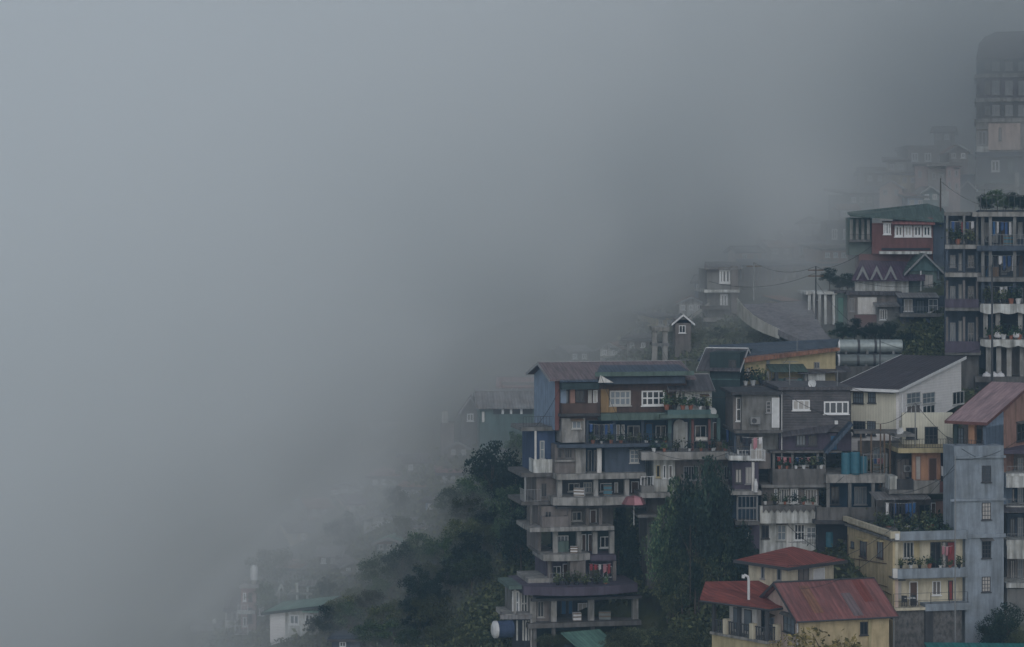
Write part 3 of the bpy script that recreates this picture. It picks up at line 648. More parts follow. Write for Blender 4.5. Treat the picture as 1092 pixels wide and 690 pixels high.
f.wall(783, 459, 799, 486, 1.2, 6, 'slate_blue'); f.win(785, 464, 793, 482, 2, 1, 1.2, 'dark_frame')

# ================================================================== T: the tall balcony building
f = building('balcony_building', 'tall brown and blue building stepping down the slope in open balcony storeys', 592, 206, 11, 'apartment building')
x0, x1 = 0.0, f.x(733); DEP = 9.0
zE = f.z(403, 600); zR = f.z(386, 600, DEP*.5)
f.put('wall', MB().box(0.35, x1, .2, DEP, f.z(448, 650), zE-.1), 'brown_wood', label='brown upper wall with white windows')
f.gable(0, x1, 0, DEP, zE+.05, zR, 'pink_roof', 'x', .15, 'grey_frame', None, .6)
sd = f.side('L', 0)
f.put('wall', MB().box(0, .346, 0, DEP, f.z(459, 592), zE-.15), 'pale_blue', label='pale blue end wall'); f.put('gable_wall', _tri_x(.02, .3, 0, DEP, DEP/2, zE-.148, zR-.2), 'pale_blue')
f.put('corner_strip', MB().box(-.02, .36, -.05, -.002, f.z(459, 592), zE-.2), 'red_brown')
f.put('side_panel', MB().box(.5, 1.0, .12, .198, f.z(432, 600), f.z(404, 600)), 'pale_blue')
# front eave roofs
a, b = f.x(634, -1), f.x(738, -1)
f.put('eave_roof', MB().prism([(a, -1.4, f.z(399, 690, -1.4)), (b, -1.4, f.z(399, 690, -1.4)), (b-.6, 1.2, f.z(389, 690, 1.2)), (a+1.0, 1.2, f.z(389, 690, 1.2))], .12), 'blue_roof')
f.put('eave_fascia', MB().box(a-.05, b+.05, -1.5, -1.404, f.z(400.8, 690, -1.4), f.z(396.2, 690, -1.4)), 'moss_green')
f.put('soffit_band', MB().box(f.x(641), f.x(728), -.9, .196, f.z(408.5, 690), f.z(401.3, 690)), 'slate_blue')
f.put('dormer', MB().extr([(f.x(638, -1.5), f.z(408, 645, -1.5)), (f.x(654, -1.5), f.z(408, 645, -1.5)), (f.x(640, -1.5), f.z(400, 645, -1.5))], -1.62, -1.51), 'white_paint')
f.put('small_roof', MB().prism([(f.x(597, -1.1), -1.1, f.z(406, 618, -1.1)), (f.x(640, -1.1), -1.1, f.z(406, 618, -1.1)), (f.x(640), .3, f.z(402.4, 618)), (f.x(599), .3, f.z(402.4, 618))], .12), 'blue_roof')
f.put('small_fascia', MB().box(f.x(599, -.9), f.x(639, -.9), -.95, .19, f.z(414.5, 618), f.z(407.4, 618)), 'green_dark')
for (c, e) in ((650, 672.5), (684, 708.5)): f.win(c, 416.5, e, 432.5, 4, 2, .2, 'white_frame', 'glass', .13)
f.win(722, 416, 734, 432, 2, 2, .2, 'white_frame', 'glass', .1)
f.put('ochre_panel', MB().box(f.x(641), f.x(649.5), .1, .198, f.z(440, 645), f.z(415, 645)), 'ochre_paint'); f.put('ochre_panel', MB().box(f.x(650), f.x(658), .1, .198, f.z(440, 645), f.z(433.5, 645)), 'ochre_paint')
# corner loggia of the top floor
f.win(601, 416, 606, 430, 1, 1, .2, 'dark_frame', 'glass_pale', sill=False); f.put('column', MB().box(f.x(607.5), f.x(612.5), -.3, .15, f.z(440, 610), f.z(415, 610)), 'salmon_paint'); f.win(613.5, 416, 623, 428, 2, 1, .2, 'dark_frame'); f.win(627, 416, 631, 430, 1, 1, .2, 'white_frame', 'curtain'); f.win(632.5, 416, 637, 430, 1, 1, .2, 'white_frame', 'curtain')
f.parapet(599, 640, 430, 441, -.6, 'brown_wood', .7); f.slab(597, 641, 441, 444, -.8, .2, 'dark_concrete')
f.slab(641, 716, 440.8, 448, -1.0, 3, 'moss_green')
# floor two
f.wall(599, 446, 624, 472, -.35, 5, 'pale_concrete', label='pale stained box on the second floor'); f.win(610, 449, 619.5, 457, 2, 1, -.35, 'white_frame', 'glass_pale')
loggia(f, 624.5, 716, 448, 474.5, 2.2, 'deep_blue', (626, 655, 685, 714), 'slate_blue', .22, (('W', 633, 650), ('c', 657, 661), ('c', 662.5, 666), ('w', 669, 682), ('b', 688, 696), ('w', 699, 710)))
f.rail(625, 716, 463, 473.5, -.75, 'iron', .2, .8); f.slab(596, 716, 473.5, 477, -1.0, 5, 'slate_blue'); 
# floor three
f.wall(592, 474, 624, 506, -.1, 5, 'warm_grey', label='grey brick wall'); f.put('pilaster', MB().box(f.x(613), f.x(624), -.3, -.104, f.z(506, 618), f.z(478, 618)), 'pale_concrete'); f.win(594.5, 479, 599, 488.5, 1, 1, -.1, 'old_concrete'); f.win(602, 478.5, 610, 488.5, 3, 1, -.1, 'old_concrete')
f.put('ledge', MB().box(f.x(591), f.x(613), -.35, -.104, f.z(492, 600), f.z(490, 600)), 'pale_concrete')
f.wall(645, 477, 688, 506, .1, 5, 'slate_blue', label='slate blue wall'); f.win(671.5, 480, 681, 493.5, 2, 3, .1, 'white_frame', 'glass_pale'); f.wall(624, 477, 645, 506, 1.4, 1.7, 'deep_blue'); f.put('column', MB().box(f.x(636.5), f.x(641), -.2, .1, f.z(505, 639), f.z(478, 639)), 'white_paint'); f.win(626.5, 480, 631, 503, 1, 1, 1.4, 'rail_grey', 'glass', sill=False); f.win(633, 480, 637, 503, 1, 1, 1.4, 'rail_grey', 'glass', sill=False)
f.slab(594, 689, 505, 511, -.9, 5, 'pale_concrete')
# floor four
loggia(f, 597, 689, 511, 530, 2.4, 'dark_concrete', (596.5, 635, 668, 687), 'pale_concrete', .4, (('w', 606, 618), ('W', 622, 631), ('w', 640, 652), ('c', 655, 659), ('d', 673, 681)), d=-.4)
f.curved_slab(591, 690, 530, 538.5, .8, -.5, 5, 'pale_concrete'); f.put('slab_edge', MB().box(f.x(593), f.x(688), -.45, .5, f.z(541, 640), f.z(538.7, 640)), 'dark_concrete')
# floor five
f.wall(577, 540, 606, 566, .2, 5, 'warm_grey'); f.win(581, 545, 588, 560, 2, 1, .2, 'warm_grey', 'glass'); loggia(f, 606, 654, 541, 562, 1.8, 'old_concrete', (607, 626, 640), 'warm_grey', .3, (('w', 610, 620), ('d', 629, 636)))
f.slab(565, 655, 562, 566.5, -1.0, 5, 'pale_concrete'); f.parapet(578, 606, 551, 562, -.8, 'warm_grey', 1)
# floor six
loggia(f, 588, 655, 566.5, 592, 2.0, 'green_dark', (592, 617, 634, 652), 'pale_concrete', .42, (('W', 594, 606), ('d', 620, 625), ('d', 627, 632), ('w', 640, 650)))
f.put('panel', MB().box(f.x(593), f.x(608), .6, .8, f.z(590, 600), f.z(578, 600)), 'moss_green')
f.curved_slab(580, 630, 591, 598, .5, -.6, 4, 'pale_concrete'); f.slab(630.3, 657, 592, 598, -.9, 4, 'purple_grey')
# floor seven
loggia(f, 584, 656, 598, 624, 2.0, 'purple_grey', (586, 655), 'warm_grey', .3, (('w', 589, 598), ('d', 600, 606), ('w', 628, 640), ('w', 643, 653)))
f.wall(608, 593, 624.5, 624, -.75, .5, 'warm_grey', 'pier'); f.rail(586, 607, 611, 624, -.6, 'rail_grey', .25); f.rail(626, 655, 612, 624, -.6, 'iron', .2)
# terrace roof above the open ground storey
f.curved_slab(560, 682, 625, 634, 1.4, -1.8, 5, 'purple_grey'); f.put('slab_edge', MB().box(f.x(563), f.x(680), -1.6, -.5, f.z(637, 620), f.z(634.3, 620)), 'dark_concrete')
loggia(f, 566, 682, 637, 664, 4.0, 'shade_and_black', (568, 590, 630, 677), 'pale_concrete', .5, (('b', 598, 604), ('b', 605.5, 611), ('w', 616, 626), ('w', 640, 655), ('d', 660, 668)), d=-1.2)
f.wall(566, 637, 589, 664, -.6, 3, 'warm_grey'); f.win(573, 641, 580, 658, 2, 1, -.6, 'pale_concrete', 'glass')
f.slab(563, 684, 663.5, 668.5, -1.9, 5, 'old_concrete'); f.wall(566, 668.5, 684, None, .5, 5, 'green_dark')
for p in (570, 590, 632, 676): f.col(p, 668.5, 690, -1.4, .3, 'old_concrete', 'stilt')
# left wing: stacked little balconies on the blue end
g = f.side('L', -.02)
f.slab(556, 594, 455.5, 459.5, 1.2, 6, 'concrete'); f.rail(558, 592, 444, 455.5, 1.3, 'iron', .25)
f.wall(570, 459.5, 592, 505, 1.6, 7, 'strong_blue', label='strong blue wall of the side wing'); f.win(575.5, 470, 580.5, 489, 1, 2, 1.6, 'white_frame', 'glass_pale'); f.col(571, 459.5, 492, 1.3, .16, 'white_paint')
f.parapet(569, 592, 490, 504.5, 1.1, 'stained_white', 2); f.slab(556, 595, 504.5, 508.5, .9, 7, 'old_concrete')
f.wall(572, 508.5, 594, 540, 1.6, 7, 'warm_grey'); f.win(577, 515, 583, 530, 2, 1, 1.6, 'old_concrete'); f.rail(559, 577, 522, 535, .9, 'rail_grey', .25, 2); f.slab(556, 593, 535, 538.5, .8, 7, 'old_concrete')
f.wall(574, 538.5, 577, 590, 1.0, 6, 'warm_grey'); f.col(560, 508.5, 535, 1.1, .14, 'rail_grey'); f.col(566, 538.5, 563, 1.1, .2, 'old_concrete')
f.slab(574, 592, 588, 591, .6, 5, 'old_concrete'); f.slab(563, 590, 617, 622, .0, 5, 'pale_concrete')
f.wall(582, 591, 590, 625, 1.4, 6, 'purple_grey')
# glazed porch at the bottom left
f.slab(543, 566, 624.5, 628.5, -1.2, 4, 'moss_green', 'porch_roof'); f.win(546, 630, 554, 655, 2, 2, .2, 'white_frame', 'glass_pale', .14); f.win(555, 630, 563, 657, 2, 2, .2, 'white_frame', 'glass', .14); f.wall(545, 629, 566, 662, .2, 3, 'concrete'); f.slab(539, 566, 655, 660, -1.4, 3, 'pale_concrete')
for p in (549, 567): f.col(p, 628.5, 656, -.8, .18, 'pale_concrete')
T_FACE = f

# ---- I: small house and terraces to the right of the tall building
f = building('terraced_house', 'small house with slate gable roof over a planted terrace, right of the tall balcony building', 716, 207.5, 5, 'house')
f.wall(721, 413, 759, 442, .6, 6, 'stained_white', label='white stained upper wall'); xa, xb = f.x(718), f.x(757)
f.gable(xa, xb, .2, 6, f.z(414, 735), f.z(399, 735, 3), 'slate_roof', 'x', .13, 'grey_frame', 'stained_white', .4)
f.win(739, 423, 744, 433, 1, 1, .6, 'grey_frame'); f.win(748, 423, 754, 434, 1, 2, .6, 'grey_frame'); f.win(723, 416, 731, 431, 2, 2, .6, 'white_frame', 'glass')
f.slab(704, 766, 442, 446, -1.2, 6, 'moss_green'); f.parapet(712, 758, 437, 442.3, -1.1, 'teal_paint', 2)
loggia(f, 712, 768, 446, 481, 1.9, 'slate_blue', (714, 737, 757.5, 766), 'teal_paint', .3, (('D', 723, 733), ('w', 741, 753), ('d', 760, 765)))
f.put('arch', MB().extr([(f.x(721.5), f.z(480, 728))]+[(f.x(728-6.5*math.cos(math.pi*i/8)), f.z(455-6*math.sin(math.pi*i/8), 728)) for i in range(9)]+[(f.x(734.5), f.z(480, 728))], 1.75, 1.87), 'stained_white')
f.col(738.5, 447, 481, -.4, .22, 'red_brown'); f.col(756.5, 447, 481, -.4, .22, 'red_brown'); f.put('white_bench', MB().box(f.x(742), f.x(755), .2, .9, f.z(470, 748), f.z(466.5, 748)), 'white_paint')
f.slab(684, 789, 482, 490.5, -1.8, 6, 'pale_concrete'); f.rail(712, 786, 470, 482, -1.6, 'iron', .25, 0)
f.wall(697, 490.5, 720, 526, -.2, 6, 'stained_white', label='white wall with narrow windows'); f.win(699.5, 496, 704, 509, 1, 1, -.2, 'tan_paint'); f.win(707, 496, 710, 510, 1, 1, -.2, 'white_frame'); f.win(713, 496, 717, 510, 1, 1, -.2, 'white_frame')
f.wall(720.3, 490.5, 786, 530, .3, 6, 'warm_grey'); f.win(729, 497, 745, 512, 6, 1, .3, 'rail_grey', 'glass'); f.win(772, 497, 781, 512, 3, 1, .3, 'rail_grey', 'glass')
f.slab(682, 722, 526, 531, -1.4, 6, 'pale_concrete'); f.rail(684, 697, 508, 526, -1.1, 'rail_white', .22, 1); f.wall(690, 531, 786, None, .8, 6, 'old_concrete'); f.parapet(684, 698, 518, 526.3, -1.3, 'concrete', 1.3)
f.slab(680, 700, 549, 552, -1.2, 3, 'concrete')
I_FACE = f

# ---- G: dark green gabled house above
f = building('gabled_house', 'dark green house with slate gable roof and pale ridge trim, beside the tan walled house', 757, 217, -14, 'house')
xa, xb = f.x(757), f.x(789)
f.wall(757, 376, 789, None, 0, 9, 'green_dark'); f.wall(757.5, 404, 789, 405.2, -.06, -.002, 'teal_paint', 'ledge')
zf = f.z(392, 760); zr = f.z(371, 760, 4.5)
f.gable(xa-.6, xb-.4, 0, 9, zf, zr, 'slate_roof', 'x', .13, 'rail_white', 'green_dark', .5)
f.win(777, 384, 785, 396, 2, 1, 0, 'dark_frame')
# ---- F: long tan walled house with the rusty eave
f = building('long_house', 'long tan walled house with rusty orange eave, left of the lying steel tanks', 789, 219, 9, 'house')
f.wall(789, 388, 891, 410, 0, 6, 'tan_paint', label='tan yellow wall'); f.put('wall', MB().extr([(f.x(789), f.z(388, 790)), (f.x(891), f.z(388, 890)), (f.x(891), f.z(374, 890)), (f.x(789), f.z(386, 790))], 0, .25), 'tan_paint')
f.put('roof', MB().extr([(f.x(787), f.z(387, 787)), (f.x(893), f.z(373.5, 893)), (f.x(893), f.z(370.5, 893)), (f.x(787), f.z(382, 787))], -.8, 7), 'rust_roof')
f.put('back_roof', MB().prism([(f.x(745, 1), 1.5, f.z(384, 760, 1)), (f.x(893), .5, f.z(370, 893)), (f.x(895, 8), 8, f.z(361, 895, 8)), (f.x(757, 8), 8, f.z(368, 760, 8))], .15), 'blue_roof')
f.wall(789, 384, 791.5, 412, -.05, -.002, 'stained_white', 'corner_strip'); f.win(795, 392, 800, 403, 1, 1, 0, 'ochre_paint', 'curtain', sill=False); f.win(817, 384, 821, 392, 1, 1, 0, 'pale_concrete'); f.win(868, 386, 874, 393, 2, 1, 0, 'pale_concrete')
f.rail(790, 815, 400, 411, -1.6, 'iron', .25, 1.5); f.slab(787, 892, 411, 415, -1.8, 6, 'old_concrete'); f.wall(789, 415, 891, None, -.4, 5, 'dark_concrete')
f.awning(822, 862, 388, 396, -1.7, -.01, 'green_roof', .06, 3, 411)
for p, m in ((818, 'concrete'), (828, 'dark_concrete')): f.col(p, 396, 411, -1.5, .3, m)
f.wall(858, 397, 880, 411, -1.2, -.6, 'stained_white', 'shed_wall'); f.wall(826, 404, 856, 411, -1.3, -.5, 'teal_paint', 'shed_wall')
f.put('tin_patch', MB().prism([(f.x(850, -1.5), -1.7, f.z(398, 870, -1.7)), (f.x(908, -1.5), -1.5, f.z(396, 908, -1.5)), (f.x(905, 1), .9, f.z(391, 905, 1)), (f.x(862, 1), .9, f.z(390.5, 870, 1))], .07), 'slate_roof')
F_FACE = f
# ================================================================== the right hand stack of big balconies (J)
f = building('balcony_building', 'large shadowy building with stacked wide balconies and scalloped white ledges at the right edge', 1045, 228, -9, 'apartment building')
f.wall(1043, 224, 1125, 405, 3.4, 9, 'slate_blue', 'core_wall'); f.wall(1008, 228, 1043, 400, 3.0, 9, 'slate_blue', 'core_wall')
f.slab(1037, 1125, 226, 231, -.6, 3.4, 'pale_concrete'); f.rail(1046, 1124, 208, 226, -.4, 'iron', .5, 2, .05)
f.slab(1007, 1036, 226, 230, .6, 3.4, 'concrete')
for (a, b) in ((231, 262), (268, 296), (301, 331)):
    for p in (1048, 1056, 1082, 1098): f.col(p, a, b, -.2, .3, 'slate_blue' if a > 300 else 'concrete')
    for i in range(6):
        c = 1050+i*9+rnd.uniform(-1, 1); k = rnd.random()
        if k < .4: f.win(c, a+6, c+5.5, b-8, 2, 1, 3.4, 'grey_frame', rnd.choice(['glass', 'glass_pale', 'curtain']), .09)
        elif k < .7: f.door(c, a+4, c+5, b, rnd.choice(['blue_door', 'white_door', 'brown_door']), 3.4, 'dark_frame')
        else: f.win(c, a+5, c+6.5, b-3, 3, 2, 3.4, 'rail_grey', 'glass', .07, sill=False)
f.rail(1056, 1124, 250, 262, -.45, 'rail_grey', .3, 0); f.slab(1042, 1125, 262, 267.5, -.7, 3.4, 'slate_blue'); f.slab(1042, 1125, 296, 300.5, -.7, 3.4, 'concrete'); f.rail(1043, 1124, 284, 296, -.5, 'iron', .3)
for (a, b) in ((322, 331.5), (360, 367)):
    f.slab(1046, 1125, a+2, b, -1.0, 3.4, 'pale_concrete'); n = 26
    f.put('scalloped_band', MB().extr([(f.x(1045), f.z(a+2, 1080)), (f.x(1125), f.z(a+2, 1080)), (f.x(1125), f.z(b+1, 1080))]+[(f.x(1125-i*80/n), f.z(b+1+2.2*abs(math.sin(i*math.pi/6.5)), 1080)) for i in range(n+1)], -1.12, -1.0), 'stained_white')
for p in (1051, 1064, 1088, 1106): f.col(p, 331.5, 360, -.3, .42, 'pale_concrete')
for p in (1054, 1065, 1076, 1090, 1104): f.col(p, 367, 402, -.1, .45, 'pale_concrete')
f.put('arch', MB().extr([(f.x(1078), f.z(402, 1084)), (f.x(1078), f.z(380, 1084))]+[(f.x(1085-7*math.cos(math.pi*i/8)), f.z(380-9*math.sin(math.pi*i/8), 1084)) for i in range(1, 8)]+[(f.x(1092), f.z(380, 1084)), (f.x(1092), f.z(402, 1084)), (f.x(1094), f.z(402, 1084)), (f.x(1094), f.z(367, 1084)), (f.x(1076), f.z(367, 1084)), (f.x(1076), f.z(402, 1084))], .4, .7), 'concrete')
f.wall(1050, 333, 1060, 360, 2.6, 3.39, 'deep_blue'); f.wall(1068, 333, 1086, 360, 2.2, 3.39, 'shade_and_black'); f.wall(1066, 369, 1125, 402, 2.4, 3.39, 'warm_grey')
f.slab(1040, 1125, 402, 408, -1.2, 3.4, 'old_concrete'); f.wall(1040, 408, 1125, None, -.5, 3.4, 'dark_concrete')
# left wing with its own balconies
for (a, b, c) in ((230, 261, 'concrete'), (266, 291, 'slate_blue'), (299, 327, 'warm_grey'), (338, 374, 'warm_grey')):
    f.slab(1008, 1046, b, b+4.5, .2 if b < 300 else -.4, 3.0, 'pale_concrete' if b < 300 else 'concrete')
    for p in (1010, 1028, 1042): f.col(p, a, b, .5, .22, c)
    f.win(1013, a+6, 1019, b-6, 2, 1, 3.0, 'grey_frame', 'glass_pale', .09); f.win(1022, a+4, 1026, b-2, 1, 1, 3.0, 'rail_grey', 'curtain', .09, sill=False); f.win(1032, a+6, 1039, b-6, 2, 2, 3.0, 'grey_frame', 'glass', .09)
    f.rail(1009, 1042, b-9, b, .35 if b < 300 else -.2, 'iron', .3)
f.parapet(1008, 1044, 319, 328, -.5, 'purple_grey', 1); f.parapet(1008, 1045, 364, 376, -.5, 'purple_grey', 1)
f.wall(1008, 378.5, 1044, None, .6, 3, 'old_concrete')
J_FACE = f
# ---- right edge: building with pale stacked floors beside the tower
f = building('terraced_building', 'pale grimy terraced building cut by the right edge, beside the blue grey tower', 1078, 197, 0, 'building')
f.wall(1072, 484, 1125, None, 3.0, 9, 'old_concrete')
for (a, b, m) in ((484, 505, 'warm_grey'), (516, 540, 'deep_blue'), (548, 577, 'slate_blue'), (592, 622, 'warm_grey')):
    f.slab(1073, 1125, b, b+5, -.5, 3.0, 'stained_white'); f.wall(1074, a, 1125, b, 2.5, 2.99, m)
    f.win(1077, a+5, 1082, b-5, 2, 1, 2.5, 'dark_frame'); f.win(1085, a+4, 1091, b-4, 2, 2, 2.5, 'grey_frame', 'glass_pale'); f.rail(1074, 1124, b-8, b, -.3, 'rail_grey', .3)
f.parapet(1073, 1125, 508, 520, -.7, 'stained_white', 1); f.parapet(1074, 1125, 576, 596, -.6, 'stained_white', 1.5); f.wall(1074, 628, 1125, None, -.2, 2.9, 'concrete'); f.slab(1071, 1125, 480, 484, -.7, 4, 'purple_grey')
f.awning(1071, 1125, 538, 546, -1.8, .2, 'slate_roof', .06)

# ================================================================== K: houses below the upper tower
f = building('green_roofed_house', 'red brown house with mossy green roof and a row of white windows', 930, 254, -5, 'house')
f.wall(930, 238, 995, 271, 0, 8, 'red_brown', label='red brown wall'); f.wall(905, 232, 930, 272, 1.5, 8, 'moss_green'); f.wall(995.3, 236, 1008, None, .3, 8, 'slate_blue')
f.wall(916, 271, 995, None, .5, 8, 'red_brown')
xa, xb, xc = f.x(917), f.x(996), f.x(1012)
f.put('roof', MB().prism([(xa-1, -.8, f.z(229, 920)), (xc, -1.0, f.z(236, 1000)), (xc, 7, f.z(222, 1000, 7)), (f.x(990, 4), 5, f.z(217, 990, 5)), (xa-1, 6.5, f.z(226, 920, 6.5))], .2), 'green_roof')
f.put('front_roof', MB().prism([(f.x(951, -1), -1.2, f.z(238, 970)), (f.x(997, -1), -1.2, f.z(238.5, 990)), (f.x(995), .5, f.z(232, 990)), (f.x(953), .5, f.z(232, 970))], .12), 'rose_roof')
for i in range(4): f.win(954+i*10, 240.5, 963+i*10, 252.5, 2, 1, 0, 'white_frame', 'glass', .2)
f.win(942, 238, 950, 250, 3, 1, 0, 'white_frame', 'glass_pale', .12); f.slab(938, 994, 268, 271, -.9, 0, 'stained_white'); f.put('gap_shade_strip', MB().box(f.x(940), f.x(992), -.06, -.003, f.z(267, 966), f.z(264.5, 966)), 'shade_and_black')  # last piece: solid strip coloured near-black for the shade of a gap
for p in (908, 914, 920, 926): f.col(p, 234, 256, .8, .3, 'pale_concrete')
f.slab(905, 930, 256, 258, .4, 2, 'old_concrete'); f.rail(906, 930, 250, 256, .6, 'iron', .4)
f = building('purple_roofed_house', 'long house with a purple tin roof carrying three white A shaped trims', 915, 250, 2, 'house')
f.wall(912, 296, 969, None, 0, 7, 'stained_white', label='long white wall'); 
f.put('roof', MB().prism([(f.x(908, -.6), -.8, f.z(298, 940)), (f.x(986, -.6), -.8, f.z(298, 980)), (f.x(990, 5), 6, f.z(271, 985, 6)), (f.x(922, 5), 6, f.z(272, 930, 6))], .15), 'purple_roof')
for c in (920, 935, 950):
    zt, zb = f.z(283, c, -1), f.z(298.5, c, -1); x = f.x(c, -1)
    f.put('a_frame_trim', MB().extr([(x, zt), (x+.7, zb), (x+.5, zb), (x, zt-.6), (x-.5, zb), (x-.7, zb)], -1.0, -.88), 'rail_grey')
f.wall(969.3, 284, 1003, None, .6, 7, 'moss_green'); f.gable(f.x(969), f.x(1003), .4, 6.5, f.z(287, 985), f.z(270, 985, .4), 'green_roof', 'y', .15, 'rail_grey', 'teal_paint', .5)
f.win(985, 293, 995, 306, 2, 1, .6, 'grey_frame', 'glass'); f.win(999, 288, 1002, 298, 1, 1, .6, 'dark_frame')
f.put('downpipe', MB().tube([(f.x(983), .5, f.z(287, 983)), (f.x(983), .5, f.z(312, 983))], .08), 'white_frame')
# ---- L: row of low houses under them
f = building('shack', 'narrow whitish shack with a columned porch at the bend of the road', 862, 249, 0, 'house')
f.wall(862, 313, 891, None, .8, 6, 'concrete'); f.slab(859, 893, 311, 314, -.5, 6.2, 'stained_white', 'roof_slab')
for p in (863, 868, 874, 880, 889): f.col(p, 314, 346, -.2, .26, 'stained_white')
f.wall(878, 316, 889, 345, .3, .79, 'warm_grey'); f.door(869, 320, 874, 346, 'brown_door', .8)
f = building('green_shed', 'dark green shed with a tall green door between two low houses', 890.5, 248.5, 0, 'shed')
f.wall(891, 312, 903, None, .2, 5, 'moss_green'); f.door(893, 317, 900, 352, 'green_door', .2, 'green_dark'); f.slab(890, 904, 310, 312.5, -.4, 5, 'slate_roof', 'roof_slab')
f = building('low_house', 'low grey brown house with a big white wall panel, above the steel tanks', 904, 248, 0, 'house')
f.wall(904, 314, 960, None, 0, 7, 'warm_grey'); f.put('white_panel', MB().box(f.x(914.5), f.x(935), -.12, -.003, f.z(335, 925), f.z(317, 925)), 'white_paint'); f.slab(902, 962, 311, 314.5, -.5, 7, 'slate_roof', 'roof_slab')
f.win(906, 318, 911, 332, 2, 1, 0, 'grey_frame'); f.wall(935.5, 325, 960, None, -1.2, -.01, 'concrete'); f.win(938, 330, 946, 341, 3, 1, -1.2, 'white_frame', 'glass'); f.awning(934, 961, 322, 326.5, -2.2, -.02, 'grey_roof')
f.wall(912, 336, 935, None, -.8, -.01, 'red_brown')
f = building('patched_house', 'patched blue and grey house with tin lean-to roofs, left of the stacked balconies', 962, 244, 0, 'house')
f.wall(962, 316, 1010, None, .8, 6, 'slate_blue'); f.awning(958, 1002, 312, 317, -1.2, .9, 'grey_roof'); f.win(964, 319, 973, 332, 2, 1, .8, 'white_frame', 'curtain'); f.win(977, 320, 986, 332, 3, 1, .8, 'green_dark', 'glass_pale'); f.win(990, 319, 1000, 333, 2, 2, .8, 'white_frame', 'glass')
f.slab(960, 1009, 335, 338, -.8, 6, 'concrete'); f.rail(961, 1008, 327, 335, -.6, 'rail_grey', .3); loggia(f, 962, 1008, 338, 362, 1.6, 'deep_blue', (964, 983, 985.5, 1006), 'concrete', .3, (('b', 970, 976), ('w', 990, 1000)), d=.7)
f.awning(990, 1012, 338, 344, -1.8, .6, 'blue_roof')
# ---- M: long colonnade house above the road, road bend and retaining wall
f = building('colonnade_house', 'long low dark house with a row of posts along the road above the bend', 800, 268, -2, 'house')
f.wall(792, 283, 912, None, 2.0, 7, 'purple_grey'); f.put('roof', MB().prism([(f.x(786, -.8), -.9, f.z(282.5, 850)), (f.x(916, -.8), -.9, f.z(281, 850)), (f.x(916, 5), 7.2, f.z(275, 850, 7)), (f.x(786, 5), 7.2, f.z(276, 850, 7))], .25), 'blue_roof')
for i in range(13): f.col(792+i*9.2, 283.5, 308, -.4, .3, 'concrete')
f.parapet(788, 880, 299, 307, -.5, 'warm_grey'); 
for i in range(5): f.win(800+i*22, 287, 808+i*22, 299, 2, 1, 2.0, 'grey_frame', 'glass_pale', .12)
f = building('hillside_house', 'foggy white windowed house with a tall chimney wall, left of the road bend', 756, 262, 3, 'house')
f.wall(754, 287, 788, None, 0, 7, 'concrete'); f.win(767, 287.5, 785, 302, 5, 1, 0, 'white_frame', 'glass', .2); f.slab(751, 789, 309, 312, -1.0, 7, 'stained_white'); f.win(768, 313.5, 776, 327.5, 2, 1, 0, 'white_frame', 'glass', .22); f.slab(748, 778, 326, 330, -1.2, 0, 'old_concrete')
f.slab(750, 780, 339, 343, -1.4, 0, 'pale_concrete'); f.put('roof', MB().prism([(f.x(750), -.6, f.z(286, 770)), (f.x(791), -.6, f.z(286, 770)), (f.x(789, 6), 7, f.z(279, 770, 7)), (f.x(753, 6), 7, f.z(279, 770, 7))], .15), 'grey_roof')
f.put('pier', MB().box(f.x(779), f.x(786), -.5, -.003, f.z0-2, f.z(284, 782)), 'warm_grey')
f.put('stair', MB().prism([(f.x(731, -.9), -1.0, f.z(342, 731)), (f.x(757, -.9), -1.0, f.z(322, 757)), (f.x(757, -.9), -.1, f.z(322, 757)), (f.x(731, -.9), -.1, f.z(342, 731))], .3), 'pale_concrete')
f = building('gabled_hut', 'small hut with low gable roof and two white posts in the mist', 722, 255, 0, 'hut')
f.wall(720, 341, 737, None, 0, 4, 'warm_grey'); f.gable(f.x(719), f.x(738), 0, 4, f.z(343, 728), f.z(335, 728), 'grey_roof', 'y', .12, 'rail_white', 'concrete', .3); f.win(724, 347, 731, 355, 2, 1, 0, 'white_frame')
f = building('ruined_frame', 'unfinished concrete frame of thin pillars in the mist above the brown roof', 698, 250, 0, 'concrete frame')
for p in (698, 709): f.col(p, 350, 384, 0, .55, 'pale_concrete'); f.col(p, 350, 384, 3, .5, 'concrete')
f.slab(695, 714, 349, 353, -.5, 3.5, 'pale_concrete'); f.slab(695, 714, 366, 369, -.3, 3.3, 'concrete')
# retaining wall of the bend
pts = [(786, 318), (793, 327), (803, 336), (814, 343), (831, 351)]
W = []
for (px, py) in pts:
    D = 252-(py-318)*.28; W.append(((px-546)/FPX*D, D, (HY-py)/FPX*D))
mb = MB(); n = len(W)
for i, (x, y, z) in enumerate(W):
    h = 1.7-.7*i/(n-1); mb.v += [(x, y, z), (x+.1, y+.35, z), (x+.1, y+.35, z-h), (x, y, z-h)]
for i in range(n-1):
    a = i*4
    for k in range(4): mb.f.append((a+k, a+(k+1) % 4, a+4+(k+1) % 4, a+4+k))
mb.f += [(3, 2, 1, 0), (4*n-4, 4*n-3, 4*n-2, 4*n-1)]
MATS_W = wall_mat('retaining', (.46, .45, .42), .6)
o = link('retaining_wall', mb.mesh('retaining_wall', 'retaining')); tag(o, 'curved pale retaining wall along the outer edge of the road bend', 'retaining wall')
